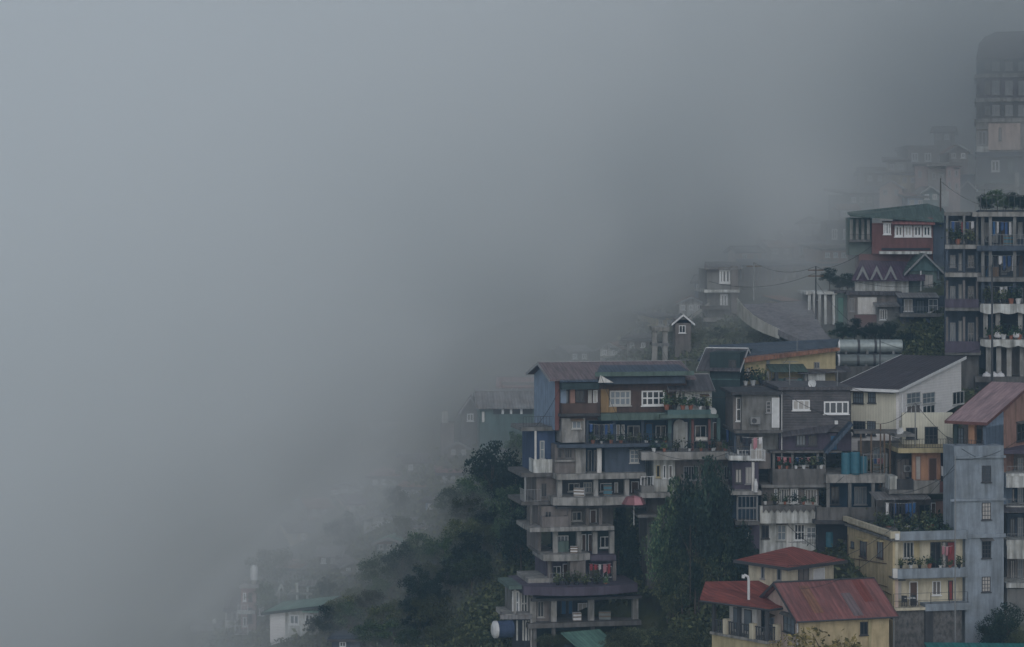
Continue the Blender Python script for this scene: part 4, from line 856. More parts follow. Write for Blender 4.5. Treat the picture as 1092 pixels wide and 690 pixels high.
# road sheet
wall_mat('road_surface', (.22, .215, .23), .6, streak=1)
mb = MB(); rows = [((792, 322), (862, 318)), ((800, 330), (868, 330)), ((812, 338), (874, 342)), ((832, 350), (880, 352)), ((852, 359), (890, 362))]
for (a, b) in rows:
    for (px, py), yy in ((a, 0), (b, 0)):
        D = 251.5-(py-318)*.28; mb.v.append(((px-546)/FPX*D, D, (HY-py)/FPX*D-.25))
for i in range(len(rows)-1): a = i*2; mb.f.append((a, a+1, a+3, a+2))
nv = len(mb.v); mb.v += [(x, y, z-.6) for x, y, z in mb.v]; mb.f += [(nv+d, nv+c, nv+b, nv+a) for a, b, c, d in list(mb.f)]
for i in range(len(rows)-1):
    a = i*2; mb.f += [(a, a+2, nv+a+2, nv+a), (a+1, nv+a+1, nv+a+3, a+3)]
mb.f += [(0, nv, nv+1, 1), (nv-2, nv-1, 2*nv-1, 2*nv-2)]
o = link('road', mb.mesh('road', 'road_surface')); tag(o, 'grey concrete road bending round the slope below the posts', 'road', None, 'structure')

# ================================================================== top right: the tower in the fog
f = building('tower_block', 'tall round cornered tower block fading into the fog at the upper right', 1042, 284, -11, 'tower block')
def roundwall(f, px0, px1, py0, py1, d0, d1, r, m, name='wall'):
    a, b, z0, z1 = f.rect(px0, py0, px1, py1, d0)
    p = [(b, d1, z1), (a, d1, z1)]+[(a+r-r*math.cos(t*math.pi/12), d0+r-r*math.sin(t*math.pi/12), z1) for t in range(7)]+[(b, d0, z1)]
    return f.put(name, MB().prism(p, z1-z0), m)
a, b = f.x(1041), f.x(1130)
f.put('attic', MB().extr([(f.x(1041), f.z(62, 1060)), (f.x(1044), f.z(46, 1060)), (f.x(1050), f.z(39, 1060)), (f.x(1062), f.z(34, 1060)), (f.x(1130), f.z(33, 1060)), (f.x(1130), f.z(62, 1060))], 0, 12), 'purple_grey')
ys = [62, 84, 104, 130]
for i, (c, e) in enumerate(((62, 80), (82, 106), (108, 128))):
    roundwall(f, 1041, 1130, c, e-2, 0, 12, 1.5, ['slate_blue', 'purple_grey', 'dark_concrete'][i]); roundwall(f, 1039, 1130, e-2, e+2, -.5, 12, 1.6, 'pale_concrete', 'floor_slab')
    for k in range(3): f.win(1058+k*14, c+4, 1066+k*14, e-5, 3, 1, 0, 'rail_grey', 'glass_pale', .16)
    f.put('window_band', MB().box(f.x(1050), f.x(1056), -.06, .02, f.z(e-5, 1052), f.z(c+5, 1052)), 'concrete')
f.wall(1041, 130, 1130, 162, .2, 12, 'pale_concrete'); f.wall(1054, 131.5, 1088, 160, -.3, .19, 'pink_white', label='blank pinkish wall'); f.win(1043, 140, 1052, 155, 2, 1, .2, 'grey_frame', 'glass', .14); f.win(1065, 136, 1068, 150, 1, 1, -.3, 'concrete', 'curtain', .1)
f.parapet(1042, 1054, 156, 166, -.4, 'stained_white', .6); f.slab(1040, 1130, 162, 167, -.8, 12, 'slate_blue')
f.wall(1041, 167, 1130, 192, .6, 12, 'slate_blue'); f.win(1057, 171, 1066, 183, 2, 1, .6, 'white_frame', 'glass', .18); f.win(1074, 170, 1081, 184, 2, 1, .6, 'moss_green', 'glass_pale', .16); f.slab(1040, 1130, 192, 196, -.8, 12, 'teal_paint'); f.wall(1041, 196, 1130, None, 1.0, 12, 'deep_blue')
f.col(1084.5, 184, 210, -1.2, .5, 'stained_white'); f.slab(1056, 1130, 199, 202, -1.6, .9, 'concrete'); 
for p in (1046, 1062): f.col(p, 196, 225, -.4, .4, 'teal_paint')
f = building('stepped_house', 'pink grey stepped house with narrow windows beside the foot of the foggy tower', 1000, 278, -8, 'house')
f.wall(1009, 176, 1024, None, 0, 7, 'pink_tower'); f.wall(990, 180, 1009, None, .6, 7, 'warm_grey'); f.wall(976, 177, 991, None, 1.5, 7, 'pink_tower'); f.wall(1024, 186, 1040, None, 1, 7, 'slate_blue')
f.slab(988, 1026, 173.5, 177, -.5, 7, 'concrete', 'roof_slab'); f.slab(974, 992, 174.5, 177, 1.0, 7, 'dark_concrete', 'roof_slab')
for (p, q, y, d) in ((1011, 1014, 181, 0), (1018, 1022, 181, 0), (1011, 1014, 194, 0), (1018, 1022, 195, 0), (994, 998, 184, .6), (1001, 1006, 186, .6), (979, 983, 182, 1.5)): f.win(p, y, q, y+7, 1, 1, d, 'grey_frame', 'glass', .12)
f.gable(f.x(1023), f.x(1041), .6, 6, f.z(201, 1032), f.z(192, 1032), 'blue_roof', 'y', .15, 'rail_grey', 'slate_blue', .3)
f.wall(1002, 204, 1012, 220, -1, -.01, 'stained_white')
f = building('flat_house', 'boxy house fading in fog left of the stepped house', 966, 288, 0, 'house')
f.wall(968, 158, 1002, None, 0, 8, 'warm_grey'); f.slab(966, 1004, 155, 158.5, -.5, 8, 'concrete', 'roof_slab'); f.win(972, 163, 979, 172, 2, 1, 0, 'white_frame', 'glass', .15); f.win(986, 163, 993, 172, 2, 1, 0, 'white_frame', 'glass', .15)
f = building('gabled_house', 'dim purple grey house half lost in fog above the colonnade house', 850, 276, 5, 'house')
f.wall(846, 256, 876, None, 0, 7, 'red_brown'); f.gable(f.x(844), f.x(878), 0, 7, f.z(256, 860), f.z(246, 860), 'purple_roof', 'x', .15, 'grey_frame', 'red_brown', .6); f.win(852, 261, 860, 271, 2, 1, 0, 'white_frame', 'glass', .15); f.win(866, 261, 872, 271, 2, 1, 0, 'white_frame', 'glass', .15)
f = building('flat_house', 'blue grey flat roofed house half lost in fog beside the mossy green roof', 885, 274, 0, 'house')
f.wall(882, 238, 912, None, 0, 7, 'slate_blue'); f.slab(880, 914, 235, 238.5, -.6, 7, 'concrete', 'roof_slab'); f.win(887, 244, 893, 255, 2, 1, 0, 'white_frame', 'glass', .15); f.win(899, 244, 905, 255, 2, 1, 0, 'white_frame', 'glass', .15); f.slab(881, 913, 260, 262, -.8, 0, 'pale_concrete')

# ================================================================== left: houses in the fog
f = building('foggy_house', 'wide misty house with pale roof and dark window row, left of the blue end wall', 515, 246, 4, 'house')
f.wall(512, 432, 572, None, 0, 7, 'teal_paint'); f.gable(f.x(514), f.x(572), 0, 7, f.z(432, 540), f.z(417, 540, 3), 'grey_roof', 'x', .15, 'grey_frame', 'teal_paint', .6)
f.put('window_band', MB().box(f.x(526), f.x(568), -.05, .02, f.z(441.5, 545), f.z(435, 545)), 'glass'); f.put('white_door_frame', MB().box(f.x(514), f.x(516.5), -.15, -.002, f.z(450, 515), f.z(439, 515)), 'white_paint')
for p in (536, 545, 556): f.put('mullion', MB().box(f.x(p)-.12, f.x(p)+.12, -.1, -.052, f.z(441.5, p), f.z(435, p)), 'white_frame')
f = building('foggy_house', 'faint rose roofed house high in the mist behind the blue end wall', 548, 258, 0, 'house')
f.wall(535, 408, 572, None, 0, 7, 'warm_grey'); f.gable(f.x(535), f.x(572), 0, 7, f.z(411, 550), f.z(404, 550), 'rose_roof', 'x', .15, 'rail_grey', 'warm_grey', .6); f.win(545, 413, 552, 420, 2, 1, 0, 'white_frame', 'glass', .14)
f = building('foggy_house', 'ghostly long flat roofed block with pale piers, faintest shape in the fog', 398, 264, 0, 'building')
f.wall(395, 455, 472, None, 0, 8, 'concrete'); f.slab(393, 474, 450.5, 455.5, -.6, 8, 'pale_concrete', 'roof_slab')
for p in (402, 410, 417, 423, 429): f.col(p, 463, 486, -.2, .7, 'stained_white')
f = building('foggy_house', 'small peaked hut with a white tank like box beside it in the mist', 498, 252, 0, 'hut')
f.wall(492, 436, 512, None, 0, 5, 'old_concrete'); f.gable(f.x(492), f.x(512), 0, 5, f.z(437, 502), f.z(423, 502), 'purple_roof', 'y', .15, 'grey_frame', 'old_concrete', .4); f.win(498, 441, 505, 449, 2, 1, 0, 'white_frame', 'glass', .12)
f.wall(471, 438.5, 478, 451, -.6, .6, 'stained_white', 'white_box'); f.wall(470, 451, 484, None, -.7, 2, 'warm_grey')

SMALL = [  # px, py of roof edge, width px, height px, wall, roof, label
 (478, 476, 22, 12, 'warm_grey', 'grey_roof', 'grey box house with pale roof and white posts in the upper mist'),
 (432, 492, 24, 12, 'pale_concrete', 'slate_roof', 'pale house under a slate roof deep in the upper left mist'),
 (396, 508, 26, 13, 'concrete', 'rose_roof', 'grey house under a faded red roof, among trees in the mist'),
 (352, 519, 34, 11, 'stained_white', 'grey_roof', 'long white walled house under a flat pale roof at the edge of the fog'),
 (372, 536, 18, 13, 'pink_white', 'purple_roof', 'pinkish house under a purple roof in the fogged wood'),
 (428, 520, 24, 10, 'stained_white', 'rust_roof', 'white house under a rusty roof between the misty trees'),
 (388, 553, 34, 12, 'stained_white', 'grey_roof', 'long pale shed with bright tin roof in the middle of the misty wood'),
 (330, 540, 22, 12, 'warm_grey', 'rust_roof', 'brownish house under a rusty roof at the left rim of the wood'),
 (454, 534, 20, 11, 'pale_blue', 'slate_roof', 'blue house under a slate roof in the misty wood'),
 (402, 577, 26, 11, 'teal_paint', 'pale_green_roof', 'teal house under a pale green roof in the middle of the wood'),
 (310, 566, 18, 12, 'cream_paint', 'slate_roof', 'cream house under a slate roof at the ghostly left edge of the wood'),
 (470, 505, 26, 9, 'pale_concrete', 'rose_roof', 'pale house under a rose roof below the peaked hut'),
 (520, 480, 22, 9, 'stained_white', 'slate_roof', 'white house half hidden by trees near the strong blue wall'),
 (340, 592, 20, 12, 'old_concrete', 'grey_roof', 'dim concrete house behind the white gabled frame'),
 (296, 606, 20, 10, 'stained_white', 'rust_roof', 'white house under a rusty roof right of the white water tank'),
 (366, 602, 22, 10, 'pale_concrete', 'grey_roof', 'pale house under a grey roof low in the wood above the slanting green roof'),
 (440, 560, 20, 9, 'pink_white', 'grey_roof', 'pinkish house under a grey roof in the darker part of the wood'),
 (906, 207, 26, 15, 'moss_green', 'grey_roof', 'greenish house under a grey roof just above the mossy green roof'),
 (938, 199, 24, 16, 'pink_white', 'rust_roof', 'pinkish house under a rusty roof left of the stepped house'),
 (922, 184, 22, 13, 'warm_grey', 'slate_roof', 'brown grey house under a slate roof high on the fogged slope'),
 (946, 172, 20, 14, 'stained_white', 'purple_roof', 'white house under a purple roof under the boxy fading house'),
 (984, 204, 17, 13, 'teal_paint', 'grey_roof', 'teal house squeezed before the stepped house'),
 (822, 262, 22, 13, 'concrete', 'rust_roof', 'grey house under a rusty roof left of the dim purple grey house'),
 (878, 266, 26, 12, 'salmon_paint', 'slate_roof', 'salmon house under a slate roof behind the colonnade house'),
 (724, 322, 26, 13, 'stained_white', 'rose_roof', 'white house under a rose roof below the hut with two white posts'),
 (741, 300, 16, 14, 'pale_blue', 'grey_roof', 'blue house left of the tall chimney wall in fog'),
 (668, 362, 24, 13, 'warm_grey', 'slate_roof', 'grey brown house behind the ridge of the tall balcony building'),
 (640, 370, 20, 11, 'stained_white', 'rust_roof', 'small white house in mist above the pink ridge'),
 (608, 374, 20, 10, 'concrete', 'grey_roof', 'ghostly grey house behind the blue gable end'),
 (836, 322, 14, 12, 'tan_paint', 'rust_roof', 'little tan hut on the inner side of the road bend'),
 (940, 300, 20, 10, 'pale_blue', 'slate_roof', 'low bluish house behind the long white wall'),
 (896, 222, 18, 12, 'stained_white', 'rust_roof', 'white house under a rusty roof just left of the mossy green roof'),
 (960, 186, 18, 12, 'cream_paint', 'grey_roof', 'cream house under a grey roof left of the foot of the fading tower'),
 (1012, 160, 20, 14, 'warm_grey', 'rust_roof', 'brownish house under a rusty roof touching the fading tower'),
 (996, 140, 18, 13, 'pale_concrete', 'slate_roof', 'pale house under a slate roof highest on the slope beside the tower'),
 (968, 210, 18, 12, 'pale_blue', 'rose_roof', 'blue house under a rose roof behind the mossy green roof'),
 (852, 236, 22, 12, 'stained_white', 'grey_roof', 'ghostly white house under a grey roof above the dim purple grey house'),
 (788, 268, 24, 12, 'pink_white', 'slate_roof', 'ghostly pinkish house above the foggy white windowed house'),
 (700, 338, 18, 10, 'tan_paint', 'slate_roof', 'tan house half lost in mist left of the hut with two white posts')]
for i, (px, py, w, h, wm, rm, lab) in enumerate(SMALL):
    D = on_hill(px, py+h+4)
    f = building('hillside_house', lab, px, D, rnd.uniform(-18, 18), 'house', 'small houses scattered through the misty wood')
    f.wall(px, py, px+w, None, 0, 6, wm)
    zt, zr = f.z(py, px), f.z(py-h*.45, px)
    if i % 3 == 0: f.gable(0, f.x(px+w), 0, 6, zt, zr, rm, 'y', .13, 'rail_grey', wm, .45)
    elif i % 3 == 1: f.gable(0, f.x(px+w), 0, 6, zt, zr, rm, 'x', .13, 'rail_grey', wm, .45)
    else: f.shed(-.5, f.x(px+w)+.5, -.6, 6.3, zt+.1, zr, rm, .13)
    n = 2+(w > 24)
    for k in range(n):
        c = px+w*(k+.5)/n; f.win(c-2.4, py+3.2, c+2.4, py+8.5, 2, 1, 0, 'white_frame', rnd.choice(['glass', 'glass_pale']), .12)
    if i % 4 == 3: f.slab(px, px+w*.6, py+h-1, py+h+1, -1.4, 0, 'pale_concrete')
# pink tower house and its neighbours, lower left
f = building('tower_house', 'slim pinkish tower house with white ledges at the lower left, rising out of the mist', 257, 226, 0, 'house')
f.wall(257, 627, 273, None, 0, 4, 'pink_tower'); f.slab(255, 276, 623.5, 627.5, -.4, 4.2, 'pale_concrete', 'roof_slab'); f.wall(258, 622, 262, 627, -.2, 1, 'pale_concrete', 'pier'); f.wall(268, 619, 273, 623.6, .2, 1.4, 'pale_concrete', 'tank_base')
for (y, l) in ((652, 253), (674, 250)): f.slab(l, 272, y, y+3, -1.0, 0, 'stained_white'); f.rail(l+.5, 264, y-7, y, -.9, 'rail_white', .3, .8)
f.win(259, 632, 262.5, 641, 1, 1, 0, 'white_frame', 'glass', .1); f.win(265, 632, 269, 641, 1, 1, 0, 'dark_frame', 'glass', .1); f.win(264, 648, 269, 664, 1, 2, 0, 'dark_frame', 'glass', .1); f.win(259, 658, 263, 668, 1, 1, 0, 'white_frame', 'glass', .1); f.win(264, 678, 269, 688, 1, 1, 0, 'dark_frame', 'glass', .1)
f.awning(250, 262, 671, 675, -1.8, -.01, 'grey_roof')
f.wall(273.3, 640, 284, None, .8, 4, 'moss_green'); f.win(276, 645, 281, 656, 2, 1, .8, 'white_frame', 'glass', .1)
f = building('shack', 'small pale shack fading into fog left of the slim pinkish tower', 240, 228, 0, 'shack')
f.wall(240, 649, 254, None, 0, 4, 'stained_white'); f.shed(f.x(239), f.x(255.5), -.4, 4.2, f.z(649, 247), f.z(644, 247), 'slate_roof', .12); f.win(242, 653, 246, 660, 1, 1, 0, 'dark_frame', 'glass', .1); f.win(248.5, 653, 252, 660, 1, 1, 0, 'dark_frame', 'glass', .1)
f = building('flat_house', 'dim blue grey flat roofed house at the bottom left where the slope dissolves in fog', 212, 230, 0, 'house')
f.wall(205, 672, 242, None, 0, 6, 'slate_blue'); f.slab(203, 244, 667, 672.5, -.5, 6, 'concrete', 'roof_slab'); f.win(214, 676, 222, 686, 2, 1, 0, 'white_frame', 'glass', .12); f.win(229, 676, 236, 686, 2, 1, 0, 'white_frame', 'glass', .12); f.col(228.5, 660, 667, 1, .3, 'stained_white')
f = building('shed_house', 'white boarded house with a slanting pale green tin roof at the lower left', 288, 222, -14, 'house')
f.wall(288, 653, 304, None, 0, 5, 'white_siding'); f.wall(304.2, 650, 339, None, .05, 5, 'stained_white'); f.shed(-.6, f.x(339)+.5, -.7, 5.4, f.z(654, 288, -.7), f.z(641, 300, 5.4), 'pale_green_roof', .13, f.z(646, 339, -.7), f.z(634, 339, 5.4), 'green_dark')
f.win(309, 655.5, 319, 666, 2, 1, .05, 'white_frame', 'glass', .12); f.win(325.5, 655, 334, 664.5, 2, 1, .05, 'white_frame', 'glass', .12); f.awning(322, 339, 649.5, 652.5, -.9, .0, 'pale_green_roof')
f = building('open_frame', 'white gabled timber frame with posts among trees behind the pale green roof', 294, 227, 0, 'frame')
zt, zb = f.z(622, 300), f.z(634, 300)
f.put('gable_truss', MB().extr([(f.x(294), zb), (f.x(300), zt), (f.x(305), zb), (f.x(303.4), zb), (f.x(300), zt-.35), (f.x(295.6), zb)], 0, .15), 'stained_white')
for p in (297, 317, 328): f.col(p, 622 if p > 300 else 628, 646, .4, .22, 'stained_white', 'post')
f.slab(308, 333, 632, 634.5, 0, 2.5, 'pale_concrete'); f.awning(318, 336, 619, 625, -.8, 1.2, 'grey_roof'); f.wall(306, 634.5, 334, None, 1, 3, 'concrete')
f = building('low_roof_house', 'dark blue low roof peeking out at the bottom edge below the wood', 352, 214, 0, 'house')
f.wall(354, 682, 384, None, 0, 5, 'slate_blue'); f.shed(f.x(350), f.x(387), -.6, 5.3, f.z(682, 368, -.6), f.z(674, 368, 5.3), 'blue_roof', .13); f.win(362, 684, 369, 690, 2, 1, 0, 'white_frame', 'glass', .1)
# sheds by the foot of the tall building
f = building('tin_shed', 'low tin roofed shed with black and white striped front, beside the blue barrel', 546, 204.5, 0, 'shed')
f.slab(533, 567, 656, 660.5, -.8, 2.5, 'grey_roof', 'roof_slab'); f.wall(546, 660.5, 566, None, 0, 2.4, 'shade_and_black')
for p in (550.5, 557, 560, 563): f.put('white_stripe', MB().box(f.x(p), f.x(p)+.15, -.04, .01, f.z(683, p), f.z(661.5, p)), 'stained_white')
f.col(566.5, 660, 690, -.3, .18, 'pale_concrete', 'post')
f = building('green_roof_shed', 'low shed with a slanting bright green sheet roof, below the tall building', 616, 201, 20, 'shed')
f.shed(f.x(610), f.x(652), -1.4, 2.6, f.z(691, 612, -1.4), f.z(672, 640, 2.6), 'pale_green_roof', .1, f.z(689, 648, -1.4), f.z(670, 652, 2.6), None); f.wall(614, 691, 650, None, -.6, 2, 'green_dark')
f = building('teal_roof_shed', 'long teal sheet roof along the bottom right corner of the slope', 1000, 183.5, -3, 'shed')
f.shed(f.x(988), f.x(1120), -1.6, 1.5, f.z(694, 1040, -1.6), f.z(685.5, 1040, 1.5), 'teal_roof', .1, None, None, None); f.wall(992, 696, 1118, None, -1.2, 1.2, 'green_dark')
# ================================================================== ground
mb = MB()
xs = [-300+i*10 for i in range(22)]+[-84+i*1.6 for i in range(123)]+[120+i*12 for i in range(16)]
ys = [-25+i*15 for i in range(12)]+[152+i*1.6 for i in range(100)]+[320+i*20 for i in range(15)]
for y in ys:
    for x in xs: mb.v.append((x, y, hill(x, y)))
n = len(xs)
for j in range(len(ys)-1):
    for i in range(n-1): a = j*n+i; mb.f.append((a, a+1, a+n+1, a+n))
m, t, b = _principled('soil'); N = t.nodes.new; L = t.links.new
tc = N('ShaderNodeTexCoord'); n1 = N('ShaderNodeTexNoise'); n1.inputs['Scale'].default_value = .35; n1.inputs['Detail'].default_value = 10; n1.inputs['Roughness'].default_value = .7
L(tc.outputs['Object'], n1.inputs[0]); r = N('ShaderNodeValToRGB'); e = r.color_ramp.elements
e[0].position = .35; e[0].color = (.03, .028, .02, 1); e[1].position = .7; e[1].color = (.085, .085, .035, 1); k = e.new(.5); k.color = (.045, .055, .025, 1)
L(n1.outputs['Fac'], r.inputs[0]); L(r.outputs[0], b.inputs['Base Color']); b.inputs['Roughness'].default_value = .95; b.inputs['Specular IOR Level'].default_value = .1
bp = N('ShaderNodeBump'); bp.inputs['Strength'].default_value = .8; bp.inputs['Distance'].default_value = .4; L(n1.outputs['Fac'], bp.inputs['Height']); L(bp.outputs[0], b.inputs['Normal'])
MATS['soil'] = m
g = link('ground', mb.mesh('ground', 'soil')); tag(g, 'steep earthy hillside falling to the left and towards the viewer', 'hillside', None, 'structure')
for p in g.data.polygons: p.use_smooth = True

# ================================================================== trees
def make_tree(seed, leaf, shape='round', h=8.0, spread=.42, leaves=2600):
    q = random.Random(seed); root = link('tree', None)
    tb = MB(); lean = (q.uniform(-.5, .5), q.uniform(-.5, .5))
    top = h*(.75 if shape != 'cone' else .95)
    tb.tube([(0, 0, -1.5), (lean[0]*.3, lean[1]*.3, h*.25), (lean[0], lean[1], top)], [h*.022, h*.017, .03], 7)
    cb = MB(); cl = []
    if shape == 'cone':
        for i in range(60):
            z = q.uniform(.12, 1.0); r = (1-z)**.75*spread*h*q.uniform(.35, 1.0)+.1; a = q.uniform(0, 6.28); cl.append((math.cos(a)*r, math.sin(a)*r, z*h, .55+.5*(1-z)))
    else:
        for i in range(q.randint(26, 38)):
            v = Vector((q.gauss(0, 1), q.gauss(0, 1), q.gauss(0, .9))).normalized()*q.uniform(.45, 1.05)
            z = h*.60+v.z*h*.36; w = 1.0 if v.z < .3 else .9
            if z < h*.16: z = h*.2
            cl.append((v.x*spread*h*w+lean[0], v.y*spread*h*w+lean[1], z, q.uniform(.09, .17)*h))
        for c in cl[::4]: tb.tube([(lean[0]*.5, lean[1]*.5, h*.3), (c[0]*.5, c[1]*.5, (h*.35+c[2])/2+.2), c[:3]], [h*.012, h*.008, .02], 5)
    for c in cl:
        c_leaf = q.choice((.13, .17, .2, .24))
        for k in range(int(leaves/len(cl)*(.2/c_leaf)**1.3)):
            d = Vector((q.gauss(0, 1), q.gauss(0, 1), q.gauss(0, .8))).normalized()*c[3]*q.uniform(.3, 1.15)**.7
            cb.leaf((c[0]+d.x, c[1]+d.y, c[2]+d.z*.8), c_leaf, q)
    part('trunk', tb, 'bark', root); part('crown', cb, leaf, root); return root
PROTO = {}
def tree_at(kind, px, py_base, py_top, label, group=None, name='tree', D=None, fat=1.0, cat='tree', on=None, hpx=None):
    leaf, shape, sp, seeds = {'dark': ('leaf_dark', 'round', .40, 3), 'green': ('leaf_green', 'round', .45, 3), 'olive': ('leaf_olive', 'round', .48, 2), 'cone': ('leaf_dark', 'cone', .20, 1), 'gold': ('leaf_gold', 'round', .5, 1), 'brown': ('leaf_brown', 'round', .5, 1)}[kind]
    D = D or on_hill(px, py_base); X = (px-546)/FPX*D; z = hill(X, D) if on is None else (HY-on)/FPX*D
    zt = (HY-py_top)/FPX*D; sc_ = max(1.0, (zt-z) if not hpx else hpx*D/FPX)/8.0
    key = (kind, rnd.randrange(seeds)); rz = rnd.uniform(0, 6.28); S = (sc_*fat, sc_*fat, sc_)
    if key not in PROTO:
        o = make_tree(100+len(PROTO)*7, leaf, shape, 8.0, sp, 900 if kind == 'gold' else 3400); o.name = name; o.location = (X, D, z); o.rotation_euler = (0, 0, rz); o.scale = S
        PROTO[key] = o; tag(o, label, cat, group); return o
    o = dup(PROTO[key], (X, D, z), rz, label, S); o.name = name; o['category'] = cat
    if 'group' in o: del o['group']
    if group: o['group'] = group
    return o
WOOD = 'dark leafy tree in the dense wood on the slope left of the tall balcony building'
WG = 'trees of the dense wood on the slope'
q = random.Random(11)
edge = [(300, 600), (345, 575), (400, 520), (450, 490), (505, 470), (560, 465)]
def edge_y(px):
    for (a, b), (c, d) in zip(edge, edge[1:]):
        if a <= px <= c: return b+(d-b)*(px-a)/(c-a)
    return 600 if px < 300 else 465
cells = []
for j, py in enumerate(range(478, 700, 19)):
    for px in range(250+(j % 2)*14, 566, 29):
        x, y = px+q.uniform(-9, 9), py+q.uniform(-7, 7)
        if y < edge_y(x)+18 or (y > 640 and x > 455+(690-y)*.9) or (y > 600 and x > 520) or (x < 345 and y > 632 and x > 284) or (x < 280 and y > 610) or any(abs(x-(S_[0]+S_[2]/2)) < S_[2]*.75 and -4 < y-(S_[1]+S_[3]) < 30 for S_ in SMALL): continue
        cells.append((x, y))
for (x, y) in cells:
    k = q.random(); kind = 'dark' if k < .5 else ('green' if k < .8 else 'olive')
    tree_at(kind, x, y, y-q.uniform(26, 52), WOOD, WG)
for (x, y, h, lab) in ((548, 560, 66, 'tall dark tree leaning against the strong blue side wall'), (556, 610, 62, 'dark tree beside the left balconies of the tall building'), (590, 622, 42, 'dark tree in front of the lower left corner of the tall building') , (524, 545, 74, 'highest rounded tree of the wood, just under the wide misty house')):
    tree_at('dark', x, y, y-h, lab, fat=.9)
tree_at('cone', 661, 628, 540, 'narrow dark cypress like tree standing before the tall balcony building', name='cypress', D=211.5, fat=.75, on=626)
tree_at('cone', 674, 636, 566, 'second shorter dark cypress, touching the narrow cypress on its right', name='cypress', D=211.0, fat=.8, on=630)
MID = 'leafy tree in the clump between the tall balcony building and the red hip roofs'
MG = 'trees of the clump between the buildings'
for (x, y, t_, k, D, fat) in ((755, 600, 488, 'dark', 202, .46), (741, 612, 510, 'dark', 200.5, .46), (772, 606, 520, 'dark', 201, .45), (726, 596, 508, 'green', 203, .5), (712, 590, 540, 'green', 203, .45)):
    tree_at(k, x, y, t_, {755: 'tallest dark tree in front of the small house with slate roof', 741: 'dark tree left of and in front of the tallest dark tree', 772: 'dark tree beside the narrow purple building', 726: 'slender green tree against the white wall with narrow windows', 712: 'bushy green tree beside the red umbrella'}[x], D=D, fat=fat)
for (x, y, h, k) in ((718, 652, 50, 'olive'), (728, 640, 58, 'green'), (745, 636, 58, 'olive'), (768, 625, 56, 'green'), (785, 612, 40, 'dark'), (735, 665, 45, 'green'), (715, 668, 40, 'olive'), (752, 650, 50, 'green'), (778, 632, 44, 'olive'), (790, 600, 34, 'dark')):
    tree_at(k, x, y, y-h, MID, MG, D=min(201, on_hill(x, y)+4), fat=.62)
BUSH = 'low olive green bush along the bottom edge between the two green and red roofs'
for (x, y, h) in ((655, 694, 20), (670, 690, 26), (688, 692, 28), (705, 694, 30), (722, 696, 28), (738, 698, 30), (664, 702, 26), (696, 704, 30), (728, 706, 30)):
    tree_at('olive', x, y+6, y-h+4, BUSH, 'bushes along the bottom edge', name='bush', D=197, fat=1.5, cat='bush', on=y+6)
for i, (x, y, h) in enumerate(((440, 694, 24), (470, 690, 26), (418, 690, 30), (497, 694, 18), (520, 690, 14), (538, 660, 20), (396, 692, 30), (585, 695, 20))):
    tree_at('olive' if i % 2 else 'green', x, y, y-h, 'scrubby bush on the grassy foot of the wooded slope', 'bushes at the foot of the wood', name='bush', fat=1.5, cat='bush')
for i, (x, y, h) in enumerate(((723, 366, 22), (740, 372, 26), (752, 362, 18), (768, 366, 22), (783, 368, 18), (700, 384, 20), (712, 380, 18), (805, 366, 16), (815, 364, 14), (688, 384, 18), (670, 384, 20), (735, 384, 20))):
    tree_at('olive' if i % 3 else 'green', x, y, y-h, 'scrubby bush on the misty bank below the road bend', 'bushes below the road bend', name='bush', D=(None if y < 374 else 236), fat=1.4, cat='bush', hpx=h*.8)
for i, (x, y, h) in enumerate(((898, 362, 18), (912, 360, 20), (930, 360, 16), (948, 361, 18), (965, 376, 20), (978, 378, 24), (992, 380, 26), (1003, 379, 22), (885, 300, 14), (895, 304, 12), (905, 308, 16), (918, 310, 10))):
    tree_at('dark', x, y, y-h, 'dark shrub among the low houses behind the steel tanks', 'shrubs behind the steel tanks', name='shrub', D=(240 if y > 330 else 251), fat=1.3, cat='shrub', on=y+7)
for i, (x, y, h) in enumerate(((1052, 226, 20), (1064, 226, 24), (1080, 226, 22), (1072, 227, 16), (1090, 226, 18))):
    tree_at('green' if i % 2 else 'dark', x, y+6, y-h+4, 'bushy plant on the roof of the shadowy balcony building', 'plants on the roof of the shadowy building', name='shrub', D=229.5, fat=1.3, cat='shrub', on=227, hpx=h)
for (x, y, h, k, D, lab) in ((1060, 664, 56, 'dark', 190.8, 'dark round bush at the foot of the blue grey tower'), (1075, 662, 50, 'dark', 190.2, 'dark bush right of the round bush, under the tower'), (1088, 668, 34, 'olive', 189.5, 'olive bush at the right edge of the picture')):
    tree_at(k, x, y, y-h, lab, name='bush', D=D, fat=.85, cat='bush', hpx=h)
for i, (x, y, h) in enumerate(((1040, 684, 16), (1056, 686, 18), (1072, 684, 16), (1088, 686, 20), (1030, 688, 14), (1064, 690, 14), (1082, 692, 16), (1046, 692, 12))):
    tree_at('brown' if i % 3 else 'olive', x, y, y-h, 'brownish weedy bush on the bank above the long teal roof', 'weedy bushes above the teal roof', name='bush', D=187.5, fat=1.8, cat='bush', hpx=h)
tree_at('gold', 893, 712, 664, 'golden leaved small tree in front of the yellow wall of the gabled house', name='small_tree', D=181, fat=1.15)
tree_at('gold', 871, 716, 672, 'lower golden leaved tree left of the golden leaved small tree', name='small_tree', D=180.6, fat=1.1)
for i, (x, y, h, lab) in enumerate(((1001, 690, 20, 'dark creeper bush against the rubble stone base'), (981, 694, 22, 'dark bush left of the creeper on the rubble stone base'), (1014, 694, 18, 'dark weed bush by the white pole foot'))):
    tree_at('dark', x, y, y-h, lab, name='bush', D=189.6, fat=1.0, cat='bush', hpx=h)
